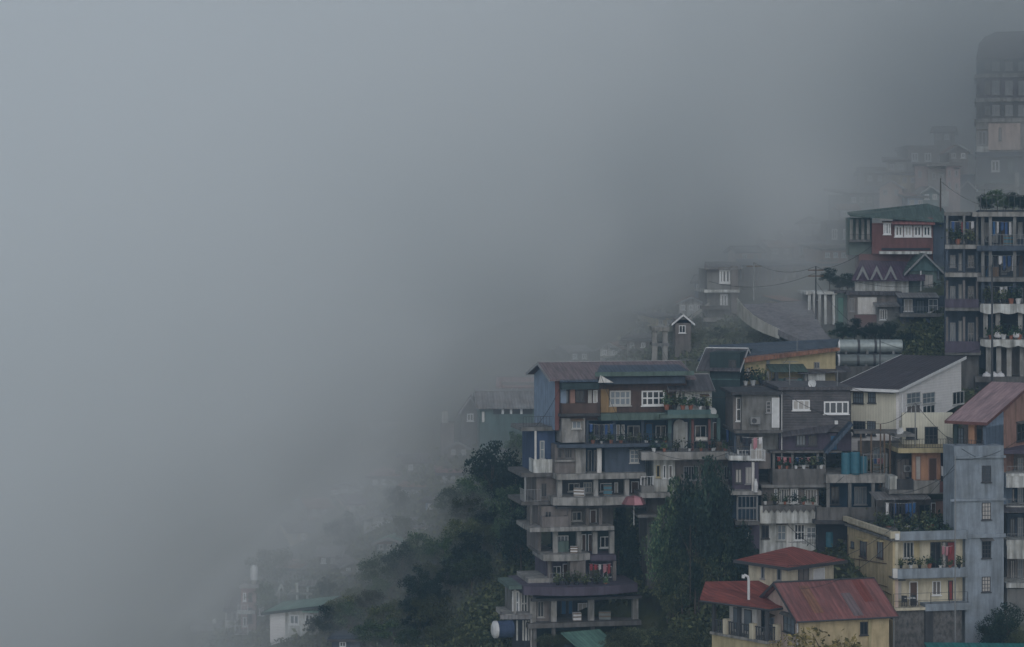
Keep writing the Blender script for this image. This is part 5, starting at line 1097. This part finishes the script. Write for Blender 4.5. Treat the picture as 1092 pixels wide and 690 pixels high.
# undergrowth that nobody could count
mb = MB(); q = random.Random(5)
def scatter(poly, n, size):
    xs_, ys_ = [p[0] for p in poly], [p[1] for p in poly]
    while n > 0:
        px, py = q.uniform(min(xs_), max(xs_)), q.uniform(min(ys_), max(ys_)); ins = False; j = len(poly)-1
        for i in range(len(poly)):
            if (poly[i][1] > py) != (poly[j][1] > py) and px < (poly[j][0]-poly[i][0])*(py-poly[i][1])/(poly[j][1]-poly[i][1])+poly[i][0]: ins = not ins
            j = i
        if not ins: continue
        n -= 1; D = on_hill(px, py); X = (px-546)/FPX*D
        for k in range(5):
            x, y = X+q.gauss(0, .5), D+q.gauss(0, .5); mb.leaf((x, y, hill(x, y)+abs(q.gauss(0, .35))), size*q.uniform(.7, 1.3), q)
scatter([(280, 640), (400, 515), (560, 455), (575, 690), (200, 700)], 2600, .28)
scatter([(430, 705), (540, 615), (570, 650), (560, 705)], 1400, .2)
scatter([(640, 705), (690, 500), (800, 560), (790, 640), (740, 705)], 1500, .26)
scatter([(640, 385), (700, 330), (790, 340), (880, 372), (760, 392)], 1300, .25)
scatter([(1020, 640), (1095, 620), (1095, 705), (960, 705)], 1000, .22)
scatter([(880, 380), (1010, 340), (1010, 385)], 500, .25)
scatter([(780, 400), (1095, 200), (1095, 690), (720, 690)], 2500, .25)
o = link('undergrowth', mb.mesh('undergrowth', 'leaf_olive')); tag(o, 'rough weeds and ground cover on the bare parts of the slope', 'undergrowth', None, 'stuff')

# ================================================================== things standing on and around the houses
def spot(f, px, py, d): x, z = f.at(px, py, d); return f.world(x, d, z)
POTS = []
def pot(f, px, py, d, label, group=None, sc_=1.0):
    """potted plant; py is where the pot stands"""
    if len(POTS) < 3:
        q2 = random.Random(50+len(POTS)); r = link('potted_plant', None); part('pot', MB().lathe([(.13, 0), (.2, .32), (.22, .34), (.22, .38), (.17, .38)], n=10), ['terracotta', 'black_plastic', 'white_door'][len(POTS)], r)
        b_ = MB()
        for k in range(90): b_.leaf((q2.gauss(0, .2), q2.gauss(0, .2), .4+abs(q2.gauss(0, .32))), .13, q2)
        part('leaves', b_, ['leaf_green', 'leaf_olive', 'leaf_dark'][len(POTS)], r); POTS.append(r); o = r; o.location = spot(f, px, py, d); o.scale = (sc_,)*3; tag(o, label, 'potted plant', group); return o
    o = dup(rnd.choice(POTS), spot(f, px, py, d), rnd.uniform(0, 6), label, sc_*rnd.uniform(.85, 1.25))
    o['category'] = 'potted plant'
    if 'group' in o: del o['group']
    if group: o['group'] = group
    return o
def pots(f, px0, px1, n, py, d, where, sc_=1.0):
    for i in range(n): pot(f, px0+(px1-px0)*(i+.5)/n+rnd.uniform(-1, 1), py, d, 'potted plant in the row '+where, 'potted plants '+where, sc_)
pots(C_FACE, 956, 1014, 8, 573.4, .6, "along the yellow block's roof terrace", .95)
pots(C_FACE, 955, 1028, 7, 606, -.2, "on the yellow block's middle balcony", .8)
pots(T_FACE, 628, 714, 9, 473.4, -.5, 'along the iron railing below the brown wall', .75)
pots(I_FACE, 690, 780, 7, 482, -1.3, 'on the white edged terrace right of the tall building', .85)
pots(I_FACE, 706, 760, 6, 437, -.9, 'on the mossy ledge under the slate roofed house', 1.0)
pots(T_FACE, 590, 650, 6, 625, -1.6, 'on the big curved terrace slab', .9)
pots(Q_FACE, 934, 1008, 8, 566, -2.3, 'on the dark terrace behind the yellow block', 1.2)
pots(E_FACE, 826, 880, 6, 500, -.8, 'on the stained parapet under the laundry', .8)
pots(E_FACE, 812, 872, 6, 538, -.8, 'on the white stained balcony wall', .7)
pots(D_FACE, 912, 950, 4, 506, -3.5, 'on the terrace before the white house', 1.0)
pots(J_FACE, 1050, 1090, 5, 322+2, -.8, 'on the upper scalloped ledge', 1.1)
pots(J_FACE, 1052, 1090, 5, 362, -.8, 'on the lower scalloped ledge', 1.1)
pots(J_FACE, 1012, 1040, 4, 261, .6, 'on the left balcony of the shadowy building', 1.2)
pots(F_FACE, 792, 815, 3, 411, -1.5, 'at the left corner of the tan house', 1.2)
pots(B_FACE, 760, 800, 3, 660, -1.6, 'on the porch of the hip roofed house', 1.0) if False else None

def laundry(f, px0, px1, py, d, n, mats, label, drop=.7):
    x0, z0 = f.at(px0, py, d); x1, z1 = f.at(px1, py, d); a, b = f.world(x0, d, z0), f.world(x1, d, z1)
    r = thing('laundry_line', label, 'laundry', a); v = b-a
    part('line', MB().tube([(0, 0, 0), tuple(v*.5-Vector((0, 0, .08))), tuple(v)], .012, 5), 'rail_white', r)
    for i in range(n):
        t0 = (i+.15)/n; t1 = t0+rnd.uniform(.5, .8)/n; p, s_ = v*t0, v*t1; h = drop*rnd.uniform(.6, 1.25); mb = MB(); nx = 5
        sag = lambda t: -.16*4*t*(1-t)*.5
        for k in range(nx+1):
            u = k/nx; c = p+(s_-p)*u; w = .05*math.sin(u*7+i); zz = sag(t0+(t1-t0)*u)
            for (dz, dy) in ((0, 0), (-h*.5, w), (-h*(1+.08*math.sin(u*5)), w*1.6)): mb.v += [(c.x, c.y+dy-.015, c.z+zz+dz), (c.x, c.y+dy+.015, c.z+zz+dz)]
        for k in range(nx):
            A = k*6; Bq = A+6
            for j in (0, 2): mb.f += [(A+j, A+j+2, Bq+j+2, Bq+j), (A+j+1, Bq+j+1, Bq+j+3, A+j+3)]
            mb.f += [(A, Bq, Bq+1, A+1), (A+4, A+5, Bq+5, Bq+4)]
        mb.f += [(0, 1, 3, 2), (2, 3, 5, 4)]; e_ = nx*6; mb.f += [(e_+1, e_, e_+2, e_+3), (e_+3, e_+2, e_+4, e_+5)]
        part('garment', mb, rnd.choice(mats), r)
    return r
CL = ['white_cloth', 'blue_cloth', 'dark_cloth', 'pink_cloth', 'red_cloth', 'teal_cloth']
laundry(Q_FACE, 944, 977, 536, -1.9, 8, ['blue_cloth', 'white_cloth', 'blue_tarp', 'dark_cloth'], 'line of blue and white laundry under the tin lean-to', 1.1)
laundry(Q_FACE, 1003, 1017, 497, -.6, 3, ['white_cloth', 'dark_cloth'], 'short line of pale laundry beside the orange wall', .8)
laundry(E_FACE, 828, 879, 487, -.5, 8, CL, 'long line of mixed laundry in the open storey of the shingled house', .7)
laundry(E_FACE, 791, 814, 466, -.7, 4, ['white_cloth', 'pink_cloth', 'dark_cloth'], 'laundry in front of the bare grey wall', .8)
laundry(T_FACE, 628, 655, 452, -.2, 5, ['blue_cloth', 'dark_cloth', 'white_cloth'], 'dark laundry hung in the blue loggia under the brown wall', .8)
laundry(J_FACE, 1058, 1084, 236, .4, 6, ['blue_cloth', 'blue_tarp', 'white_cloth'], 'blue laundry on the top balcony of the shadowy building', 1.2)
laundry(J_FACE, 1050, 1088, 272, .6, 8, ['white_cloth', 'blue_cloth', 'dark_cloth'], 'long laundry line on the second balcony of the shadowy building', 1.2)
laundry(J_FACE, 1014, 1040, 236, .8, 5, CL, 'mixed laundry on the upper left balcony of the shadowy building', 1.0)
laundry(J_FACE, 1050, 1086, 305, .4, 7, ['dark_cloth', 'white_cloth', 'blue_cloth'], 'laundry line on the third balcony of the shadowy building', 1.1)
laundry(C_FACE, 1004, 1016, 582, .3, 3, ['red_cloth', 'pink_cloth'], 'few red clothes drying on the middle balcony of the yellow block', .8)
laundry(D_FACE, 921, 944, 488, -3.4, 5, CL, 'mixed laundry on the terrace before the cream boarded wall', .8)
laundry(T_FACE, 628, 652, 601, .0, 5, ['pink_cloth', 'red_cloth', 'white_cloth'], 'pinkish laundry on the seventh floor down of the tall building', .7)
laundry(I_FACE, 774, 786, 458, .4, 3, ['blue_cloth', 'teal_cloth'], 'blue clothes beside the terrace of the slate roofed house', .9)

# blue water drums on the slab
def drum(f, px, py, d, r_, h, label, group=None, m='blue_plastic', name='water_drum'):
    o = thing(name, label, 'water tank', spot(f, px, py, d), 0, group)
    part('barrel', MB().lathe([(r_*.94, 0), (r_, .06), (r_, h*.3), (r_*1.03, h*.33), (r_, h*.36), (r_, h*.64), (r_*1.03, h*.67), (r_, h*.7), (r_, h*.94), (r_*.9, h)], n=18), m, o)
    part('lid', MB().lathe([(r_*.5, h+.002), (r_*.5, h+.07), (r_*.2, h+.1)], n=12), 'black_plastic', o); return o
bf = D_FACE
tf = Face(None, Vector(((930-546)/FPX*203, 203, 0)), 0.0, Matrix.Identity(4)); tf.root = None
drum(tf, 902, 506, .2, .40, 1.85, 'left large blue water drum on the pale slab'); drum(tf, 912, 506, .1, .42, 1.9, 'middle large blue water drum on the pale slab, nearest the front'); drum(tf, 921, 506, .4, .34, 1.55, 'smaller blue water drum right of the two large ones')
drum(E_FACE, 884, 583, .2, .45, 1.3, 'blue plastic tank in the dark corner beside the yellow block'); drum(E_FACE, 892, 582, .4, .4, 1.5, 'second blue plastic tank, half behind the yellow wall')
drum(Q_FACE, 984, 566, -1.2, .28, .8, 'small dark barrel on the terrace with lean-to', None, 'black_plastic', 'barrel')
o = thing('water_tank', 'white upright water tank on top of the slim pinkish tower house', 'water tank', spot(Face(None, Vector(((270-546)/FPX*226.8, 226.8, 0)), 0.0, Matrix.Identity(4)), 271, 619, 0))
part('barrel', MB().lathe([(.32, 0), (.34, .05), (.34, 1.2), (.3, 1.35), (.12, 1.45)], n=14), 'white_door', o); part('lid', MB().lathe([(.1, 1.452), (.1, 1.52)], n=10), 'zinc', o)
# steel tanks lying on a concrete bed
cyl = Face(None, Vector(((927-546)/FPX*232, 232, 0)), 0.0, Matrix.Identity(4))
def lying(px0, px1, py0, py1, d, label, m):
    a, za = cyl.at(px0, py0, d); b_, _ = cyl.at(px1, py0, d); zb = cyl.z(py1, px0, d); rr = (za-zb)/2
    p = cyl.world(a, d, zb); o = thing('steel_tank', label, 'tank', p); Lg = b_-a
    part('barrel', MB().tube([(0, 0, rr), (.05, 0, rr), (Lg-.05, 0, rr), (Lg, 0, rr)], [rr*.86, rr, rr, rr*.86], 20), m, o)
    for u in (.30, .56): part('band', MB().tube([(Lg*u, 0, rr), (Lg*u+.25, 0, rr)], rr*1.025, 20), 'dark_frame', o)
    part('rim', MB().tube([(.02, 0, rr), (.18, 0, rr)], rr*1.03, 20), 'white_frame', o)
    for u in (.12, .45, .85): part('saddle', MB().box(Lg*u-.12, Lg*u+.12, -rr*.8, rr*.8, -.2, rr*.5), 'concrete', o)
lying(893, 962, 362, 376.5, 0, 'upper shiny steel tank lying on its side above the white house', 'steel'); lying(893, 960, 378, 391, -1.4, 'lower dull steel tank lying in front of the shiny one', 'zinc')
f = building('tank_bed', 'concrete bed with a low wall carrying the two lying steel tanks', 892, 230, 0, 'platform')
f.wall(890, 391, 963, None, -.6, 2.0, 'old_concrete'); f.wall(891, 377.5, 962, 391, 1.2, 3.5, 'dark_concrete')
# blue barrel at the foot of the tall building
o = thing('barrel', 'blue barrel with a white round end lying beside the striped shed', 'barrel', spot(Face(None, Vector(((534-546)/FPX*203, 203, 0)), 0.0, Matrix.Identity(4)), 526, 681, 0))
part('drum', MB().tube([(.3, .1, .75), (1.6, .5, .75)], .72, 18), 'strong_blue', o); part('end_cap', MB().tube([(-.1, -.02, .75), (.05, .02, .75), (.296, .1, .75)], [.45, .72, .74], 18), 'white_door', o)
# red umbrella
p = spot(T_FACE, 676, 545, -1.4); o = thing('umbrella', 'reddish parasol with a pale centre on the terrace right of the tall building', 'umbrella', p)
part('pole', MB().tube([(0, 0, -1.2), (0, 0, 1.3)], .03, 6), 'rail_white', o)
for k in range(8):
    a0, a1 = k*math.pi/4, (k+1)*math.pi/4; mb = MB()
    mb.v = [(0, 0, 1.35), (.7*math.cos(a0), .7*math.sin(a0), 1.2), (.7*math.cos(a1), .7*math.sin(a1), 1.2), (1.05*math.cos(a0), 1.05*math.sin(a0), .62), (1.05*math.cos(a1), 1.05*math.sin(a1), .62)]
    mb.v += [(x*.97, y*.97, z-.03) for x, y, z in mb.v]; mb.f = [(0, 1, 2), (1, 3, 4, 2), (7, 6, 5), (7, 9, 8, 6), (3, 8, 9, 4)]
    part('canopy_panel', mb, 'umbrella_red' if k % 3 else 'pink_cloth', o)
# terrace chairs and table of the yellow block
def chair(p, rz, label, group=None):
    o = thing('chair', label, 'chair', p, rz, group)
    part('seat', MB().box(-.22, .22, -.22, .22, .42, .46), 'black_plastic', o); part('backrest', MB().box(-.22, .22, .19, .23, .5, .95), 'black_plastic', o)
    for sx in (-.19, .19):
        for sy in (-.19, .19): part('leg', MB().box(sx-.025, sx+.025, sy-.025, sy+.025, 0, .418 if sy < 0 else .95-.002), 'iron', o)
    return o
chair(spot(C_FACE, 964.5, 647.4, .25), 2.9, 'dark chair left of the table on the lowest balcony'); chair(spot(C_FACE, 975.5, 647.4, .25), .3, 'dark chair right of the table on the lowest balcony')
o = thing('table', 'small white topped table between two chairs on the lowest balcony', 'table', spot(C_FACE, 970, 647.4, .2))
part('table_top', MB().box(-.45, .45, -.3, .3, .72, .76), 'white_door', o)
for sx in (-.4, .4):
    for sy in (-.25, .25): part('leg', MB().box(sx-.025, sx+.025, sy-.025, sy+.025, 0, .718), 'iron', o)
# vases / pipes
o = thing('vent_pipe', 'white bent vent pipe beside the upper hip roof', 'pipe', spot(Face(None, Vector(((797-546)/FPX*189, 189, 0)), 0.0, Matrix.Identity(4)), 797, 628, 0))
part('pipe', MB().tube([(.1, 0, -1.6), (.1, 0, .7), (.05, 0, .95), (-.25, 0, 1.1)], .11, 10), 'white_door', o); part('elbow', MB().tube([(-.3, 0, 1.1), (-.32, 0, .85)], .14, 10), 'white_door', o)
o = thing('urn', 'white tall urn on the ledge of the narrow purple building', 'urn', spot(Face(None, Vector(((806-546)/FPX*202.6, 202.6, 0)), 0.0, Matrix.Identity(4)), 806, 524, 0))
part('body', MB().lathe([(.12, 0), (.16, .1), (.2, .5), (.14, .8), (.08, .95), (.13, 1.05)], n=12), 'white_door', o); part('foot', MB().lathe([(.2, -.06), (.2, -.002)], n=12), 'white_door', o)
# satellite dishes
def dish(f, px, py, d, label):
    o = thing('satellite_dish', label, 'satellite dish', spot(f, px, py, d), rnd.uniform(-.5, .5))
    part('mast', MB().tube([(0, .3, -.5), (0, .3, .1), (0, .1, .15)], .03, 6), 'rail_grey', o)
    mb = MB(); n = 14
    for (r_, y) in ((.02, .0), (.2, -.03), (.36, -.1), (.36, -.08), (.2, .0), (.02, .03)):
        for k in range(n): mb.v.append((r_*math.cos(k*2*math.pi/n), y+.1, r_*math.sin(k*2*math.pi/n)+.15))
    for i in range(5):
        for k in range(n): mb.f.append((i*n+k, i*n+(k+1) % n, i*n+n+(k+1) % n, i*n+n+k))
    part('reflector', mb, 'rail_white', o); part('feed_arm', MB().tube([(0, -.0, -.18), (0, -.4, .1)], .02, 5), 'iron', o)
dish(E_FACE, 866, 411, -.2, 'satellite dish on the roof edge of the shingled house'); dish(Q_FACE, 960, 462, -.5, 'satellite dish on the lintel of the orange terrace house'); dish(I_FACE, 760, 441, -.9, 'satellite dish on the mossy ledge near the dark green house')
# poles
def pole(px, D, py0, py1, label, r_=.07, m='rail_white', arms=(), name='utility_pole', cat='pole'):
    X = (px-546)/FPX*D; z1, z0 = (HY-py0)/FPX*D, (HY-py1)/FPX*D; o = thing(name, label, cat, (X, D, z0))
    part('mast', MB().tube([(0, 0, 0), (0, 0, z1-z0)], [r_*1.15, r_*.8], 8), m, o)
    for a in arms: part('cross_arm', MB().box(-.8, .8, -.05, .05, z1-z0-a-.06, z1-z0-a+.06), 'wood', o)
    return Vector((X, D, z1))
p1 = pole(1018.6, 189.5, 486, 690, 'slim white pole standing in front of the blue grey tower', .055, 'rail_grey')
p2 = pole(870, 246, 284, 372, 'dark pole at the road bend beside the columned shack', .08, 'iron', (.4, 1.0)); p3 = pole(804, 258, 280, 320, 'pale pole standing at the road bend before the posts', .11, 'rail_grey', (.4,))
p4 = pole(938.5, 216, 360, 392, 'short pole beside the steel tanks', .06, 'iron'); p5 = pole(939, 203.5, 452, 520, 'rusty pole in front of the cream boarded wall', .07, 'wood')
p6 = pole(976, 203, 430, 512, 'thin grey pole rising through the terraces before the white gable wall', .05, 'rail_grey'); p7 = pole(1058, 225, 285, 406, 'dark drain pole up the front of the shadowy balcony building', .1, 'dark_frame')
p8 = pole(953, 189, 650, 700, 'pale drain pole beside the rubble stone base', .07, 'rail_grey'); p9 = pole(736, 199, 560, 640, 'thin bare pole in the tree clump', .035, 'bark'); p10 = pole(1003, 236, 190, 225, 'brown pole beside the stepped house', .07, 'bark')
def cable(a, b, sag, label, r_=.022):
    a, b = Vector(a), Vector(b); o = tag(link('cable', MB().tube([a+(b-a)*t-Vector((0, 0, sag*4*t*(1-t))) for t in [i/12 for i in range(13)]], r_, 5).mesh('cable', 'cable_black')), label, 'cable'); return o
def pt(px, py, D): return ((px-546)/FPX*D, D, (HY-py)/FPX*D)
cable(p2, p3, .8, 'slack cable between the two poles at the road bend'); cable(p2, pt(1010, 300, 226), 1.2, 'long cable from the road bend pole to the shadowy building'); cable(pt(832, 416, 204), p5, .8, 'cable from the shingled house to the rusty pole')
cable(p5, p6, .4, 'cable between the rusty pole and the thin grey pole'); cable(p6, pt(1040, 487, 191), .5, 'cable from the thin grey pole to the blue grey tower'); cable(pt(790, 420, 203), pt(716, 412, 206), .6, 'cable from the grey wall to the slate roofed house'); cable(pt(733, 405, 205), pt(700, 360, 249), .7, 'cable from the tall building up to the concrete frame')
cable(pt(899, 594, 193), pt(840, 560, 203), .5, 'cable from the yellow side wall to the stained balcony'); cable(pt(833, 480, 203), pt(940, 476, 203), 1.0, 'slack cable across the open storey of the shingled house')
WIRES = ((pt(597, 414, 205), pt(571, 455, 204), .3, 'blue end wall to its little balcony'), (pt(641, 401, 204), pt(683, 488, 205), .6, 'small dormer to the white edged terrace'), (pt(689, 478, 204), pt(784, 480, 203), .9, 'slate blue wall to the narrow purple building'),
 (pt(800, 416, 203), pt(843, 378, 218), .5, 'bare grey wall up to the tan house'), (pt(909, 414, 204), pt(960, 418, 206.5), .3, 'shingled house to the corner of the white house'), (pt(906, 505, 202), pt(976, 480, 202), .6, 'blue drums to the orange house'),
 (pt(950, 527, 199.4), pt(1018.6, 500, 189.6), .5, 'tin lean-to up to the slim white pole'), (pt(1018.6, 490, 189.6), pt(1085, 470, 196), .5, 'slim white pole to the right edge'), (pt(1018.6, 495, 189.6), pt(840, 603, 189), 2.2, 'slim white pole down to the red hip roofs'),
 (pt(870, 288, 246), pt(930, 262, 252), .5, 'road bend pole up to the red brown house'), (pt(870, 291, 246), pt(756, 300, 260), 1.0, 'road bend pole to the foggy white windowed house'), (pt(1003, 193, 236), pt(1062, 222, 228), .5, 'brown pole down to the shadowy building'),
 (pt(938, 362, 216), pt(870, 300, 246), .9, 'short pole by the tanks up to the road bend pole'), (pt(938, 364, 216), pt(1046, 372, 226), .8, 'short pole by the tanks to the shadowy building'), (pt(835, 540, 203), pt(900, 508, 202), .5, 'stained balcony to the pale slab'),
 (pt(952, 576, 191.4), pt(853, 628, 184), .9, 'yellow block to the gabled house'))
for a_, b_, sg, lb in WIRES: cable(a_, b_, sg, 'cable from the '+lb if lb[0] != 'r' else 'cable from the '+lb, .02)
# sacks on the balcony of the shadowy building
for (px, py, lab) in ((1052, 404, 'pale bulging sack on the lowest balcony, leftmost'), (1060, 404, 'pale bulging sack in the middle of the lowest balcony'), (1067, 404, 'pale bulging sack at the right on the lowest balcony'), (1064, 360.5, 'white bundle on the lower scalloped ledge'), (1084, 360.5, 'smaller white bundle right along the lower scalloped ledge')):
    o = thing('sack', lab, 'sack', spot(J_FACE, px, py, -.75)); part('bag', MB().lathe([(.2, 0), (.36, .12), (.4, .3), (.3, .5), (.1, .6)], n=12), 'white_cloth', o); part('neck', MB().lathe([(.08, .602), (.14, .68)], n=8), 'white_cloth', o)

# clutter of a lived in hillside: air conditioners, aerials, crates
def aircon(f, px, py, d, label):
    p = spot(f, px, py, d); o = thing('air_conditioner', label, 'air conditioner', p, f.rz)
    part('case', MB().box(-.4, .4, -.34, -.02, 0, .56), 'rail_grey', o); part('grille', MB().lathe([(.02, 0), (.22, 0), (.22, .02)], n=12), 'dark_frame', o)
    o.children[-1].rotation_euler = (R(90), 0, 0); o.children[-1].location = (-.1, -.342, .28); part('bracket', MB().box(-.35, .35, -.3, -.0, -.06, -.002), 'iron', o)
for (fc_, px, py, d, w_) in ((E_FACE, 805, 452, -.5, 'bare grey wall beside the shingled house'), (Q_FACE, 968, 503, 1.6, 'dark wall left of the orange wall'), (J_FACE, 1055, 258, 3.4, 'second storey of the shadowy balcony building'), (J_FACE, 1072, 290, 3.4, 'third storey of the shadowy balcony building')):
    aircon(fc_, px, py, d, 'air conditioner on the '+w_)
def aerial(f, px, py, d, h, label):
    p = spot(f, px, py, d); o = thing('aerial', label, 'aerial', p, rnd.uniform(-.8, .8)); part('mast', MB().tube([(0, 0, -.3), (0, 0, h)], .03, 5), 'rail_grey', o)
    mb = MB().tube([(-.7, 0, h-.1), (.7, 0, h-.1)], .02, 4)
    for i in range(6): mb.tube([(-.65+i*.26, -.35, h-.1), (-.65+i*.26, .35, h-.1)], .015, 4)
    part('antenna', mb, 'rail_grey', o)
for (fc_, px, py, d, h, w_) in ((T_FACE, 668, 386, 4.5, 1.6, 'ridge of the tall balcony building'), (I_FACE, 731, 401, 3, 1.5, 'slate roof right of the tall building'), (E_FACE, 842, 412, 2, 2.2, 'left part of the shingled house roof'), (E_FACE, 893, 412, 1, 1.4, 'right part of the shingled house roof'), (F_FACE, 850, 376, 0, 1.8, 'rusty eave of the tan house'), (C_FACE, 940, 570, 8, 1.8, 'flat roof of the yellow block'), (B_FACE, 850, 598, 2, 1.6, 'upper hip roof'), (J_FACE, 1050, 226, 2, 2.2, 'top ledge of the shadowy building')):
    aerial(fc_, px, py, d, h, 'thin aerial on the '+w_)
def crate(f, px, py, d, w_, h, m, label, cat='crate', name='crate'):
    p = spot(f, px, py, d); o = thing(name, label, cat, p, rnd.uniform(-.3, .3)); part('box', MB().box(-w_/2, w_/2, -.25, .25, 0, h), m, o)
    mb = MB()
    for z in (h*.15, h*.55, h*.9): mb.box(-w_/2-.02, w_/2+.02, -.275, -.252, z-.05, z+.05)
    part('slat', mb, 'wood', o)
for (fc_, px, py, d, w_, h, m, lab) in ((T_FACE, 618, 529, -.1, .9, .7, 'white_door', 'white crate in the fourth open storey of the tall building'), (T_FACE, 648, 529, .2, .7, 1.0, 'blue_plastic', 'blue crate in the fourth open storey of the tall building'), (T_FACE, 612, 590, -.2, .6, .6, 'white_door', 'white crate on the sixth storey of the tall building'),
    (T_FACE, 645, 663, -.6, 1.0, .9, 'zinc', 'grey crate in the open ground storey of the tall building'), (T_FACE, 615, 663, -.8, .7, .8, 'white_door', 'white crate beside the blue doors of the tall building'), (E_FACE, 856, 500, .4, 1.0, .8, 'white_door', 'pale crate in the laundry storey of the shingled house'), (E_FACE, 838, 500, .6, .7, .7, 'wood', 'wooden crate in the laundry storey of the shingled house'),
    (D_FACE, 936, 506, -3.6, .8, .9, 'zinc', 'grey crate on the terrace before the cream boarded wall'), (Q_FACE, 940, 566, -1.0, 1.0, .9, 'wood', 'wooden crate at the left of the lean-to terrace'), (Q_FACE, 970, 566, -.6, .7, 1.1, 'blue_plastic', 'blue crate under the laundry of the lean-to terrace'), (Q_FACE, 1000, 566, -1.4, .8, .7, 'white_door', 'white crate at the right of the lean-to terrace'),
    (F_FACE, 843, 411, -1.6, 1.1, .7, 'zinc', 'grey crate on the roof deck of the tan house'), (I_FACE, 764, 481, -.4, .8, .8, 'wood', 'wooden crate on the white edged terrace'), (J_FACE, 1076, 261, .5, 1.0, .9, 'blue_plastic', 'blue crate on the top balcony of the shadowy building'), (J_FACE, 1060, 295, .4, .9, .9, 'wood', 'wooden crate on the second balcony of the shadowy building')):
    crate(fc_, px, py, d, w_, h, m, lab)

# ================================================================== air: thin haze everywhere, a fog bank lying on the hill
def volume(name, dens, col, g):
    m = bpy.data.materials.new(name); m.use_nodes = True; t = m.node_tree; t.nodes.remove(t.nodes['Principled BSDF'])
    p = t.nodes.new('ShaderNodeVolumePrincipled'); p.inputs['Density'].default_value = dens; p.inputs['Color'].default_value = (*col, 1); p.inputs['Anisotropy'].default_value = g
    t.links.new(p.outputs[0], t.nodes['Material Output'].inputs['Volume']); MATS[name] = m; return m
volume('haze_air', HAZE_DENSITY, HAZE_COLOR, .3)
o = link('haze', MB().box(-330, 340, -60, 640, -79, 80).mesh('haze', 'haze_air')); tag(o, 'thin bluish haze filling the air over the whole valley', 'haze', None, 'stuff')
volume('fog_air', FOG_DENSITY, FOG_COLOR, FOG_G)
nx, nz = 130, 60; v = []; fc = []
for j in range(nz+1):
    for i in range(nx+1):
        X = -112+282*i/nx; Z = -77+(77+FOG_TOP)*j/nz
        yh = fog_back_off((Z+104-.348*X)/.332)
        s = fog_s(X, Z)
        if s > 0:
            tau = 2.3*(s/fog_width(X, Z))**FOG_POW; tau = FOG_MAX*(1-math.exp(-tau/FOG_MAX)); y = yh-tau/FOG_DENSITY
        else: y = yh+2-s*.5
        v.append((X, max(70, min(y, FOG_BACK-10)), Z))
n = len(v); v += [(x, FOG_BACK, z) for x, y, z in v]; W = nx+1
for j in range(nz):
    for i in range(nx): a = j*W+i; fc += [(a, a+1, a+W+1, a+W), (n+a, n+a+W, n+a+W+1, n+a+1)]
for i in range(nx): a = nz*W+i; fc += [(i, n+i, n+i+1, i+1), (a, a+1, n+a+1, n+a)]
for j in range(nz): a = j*W; fc += [(a, a+W, n+a+W, n+a)]; a = j*W+nx; fc += [(a, n+a, n+a+W, a+W)]
mb = MB(); mb.v = v; mb.f = fc
o = link('fog_bank', mb.mesh('fog_bank', 'fog_air')); tag(o, 'thick grey fog bank swallowing the hillside from the upper left', 'fog', None, 'stuff')
for p in o.data.polygons: p.use_smooth = True

# torn scraps of cloud drifting along the edge of the bank
volume('wisp_air', .022, FOG_COLOR, FOG_G)
for i, (px, py, D, rx, ry, rz_, tilt, lab) in enumerate(((330, 560, 195, 12, 7, 3.0, 40, 'thin scrap of cloud at the left rim of the wood'),)):
    mb = MB(); nu, nv_ = 36, 20; t_ = R(tilt)
    for j in range(nv_+1):
        th = math.pi*j/nv_
        for k in range(nu):
            ph = 2*math.pi*k/nu; u = Vector((math.sin(th)*math.cos(ph), math.sin(th)*math.sin(ph), math.cos(th)))
            r_ = 1+.55*noise.noise(u*1.6+Vector((i*7.1, 0, 0)))+.35*noise.noise(u*4+Vector((0, i*3.3, 0)))
            x, y, z = u.x*rx*r_, u.y*ry*r_, u.z*rz_*r_; mb.v.append((x*math.cos(t_)-z*math.sin(t_), y, x*math.sin(t_)+z*math.cos(t_)))
    for j in range(nv_):
        for k in range(nu): mb.f.append((j*nu+k, (j+1)*nu+k, (j+1)*nu+(k+1) % nu, j*nu+(k+1) % nu))
    o = link('fog_wisp', mb.mesh('fog_wisp', 'wisp_air'), None, pt(px, py, D)); tag(o, lab, 'fog', None, 'stuff')

# ================================================================== light and camera
w = bpy.data.worlds.new('World'); sc.world = w; w.use_nodes = True; t = w.node_tree
sky = t.nodes.new('ShaderNodeTexSky'); sky.sky_type = 'NISHITA'; sky.sun_disc = False
el, az = R(SUN_EL), R(SUN_AZ)
sky.sun_elevation = el; sky.sun_rotation = az; sky.dust_density = .6; sky.air_density = 1.0; sky.ozone_density = 2.0
hs = t.nodes.new('ShaderNodeHueSaturation'); hs.inputs['Saturation'].default_value = SKY_SAT
t.links.new(sky.outputs[0], hs.inputs['Color']); t.links.new(hs.outputs[0], t.nodes['Background'].inputs[0]); t.nodes['Background'].inputs[1].default_value = SKY_STRENGTH
sun = link('sun', bpy.data.lights.new('sun', 'SUN')); sun.data.energy = SUN_STRENGTH; sun.data.angle = R(50); sun.data.color = (1, .985, .96)
d = Vector((math.sin(az)*math.cos(el), math.cos(az)*math.cos(el), math.sin(el))); sun.rotation_euler = d.to_track_quat('Z', 'Y').to_euler()
cam = link('camera', bpy.data.cameras.new('camera')); cam.rotation_euler = (R(90), 0, 0)
cam.data.sensor_width = 36; cam.data.lens = 36*FPX/1092; cam.data.shift_y = -(345-HY)/1092; cam.data.clip_start = 1; cam.data.clip_end = 3000; sc.camera = cam
sc.render.engine = 'CYCLES'
sc.cycles.use_denoising = True; sc.cycles.max_bounces = 48; sc.cycles.volume_bounces = 40; sc.cycles.diffuse_bounces = 3; sc.cycles.glossy_bounces = 2; sc.cycles.transmission_bounces = 2
sc.view_settings.view_transform = 'Standard'; sc.view_settings.look = 'None'; sc.view_settings.gamma = 1; sc.view_settings.exposure = EXPOSURE
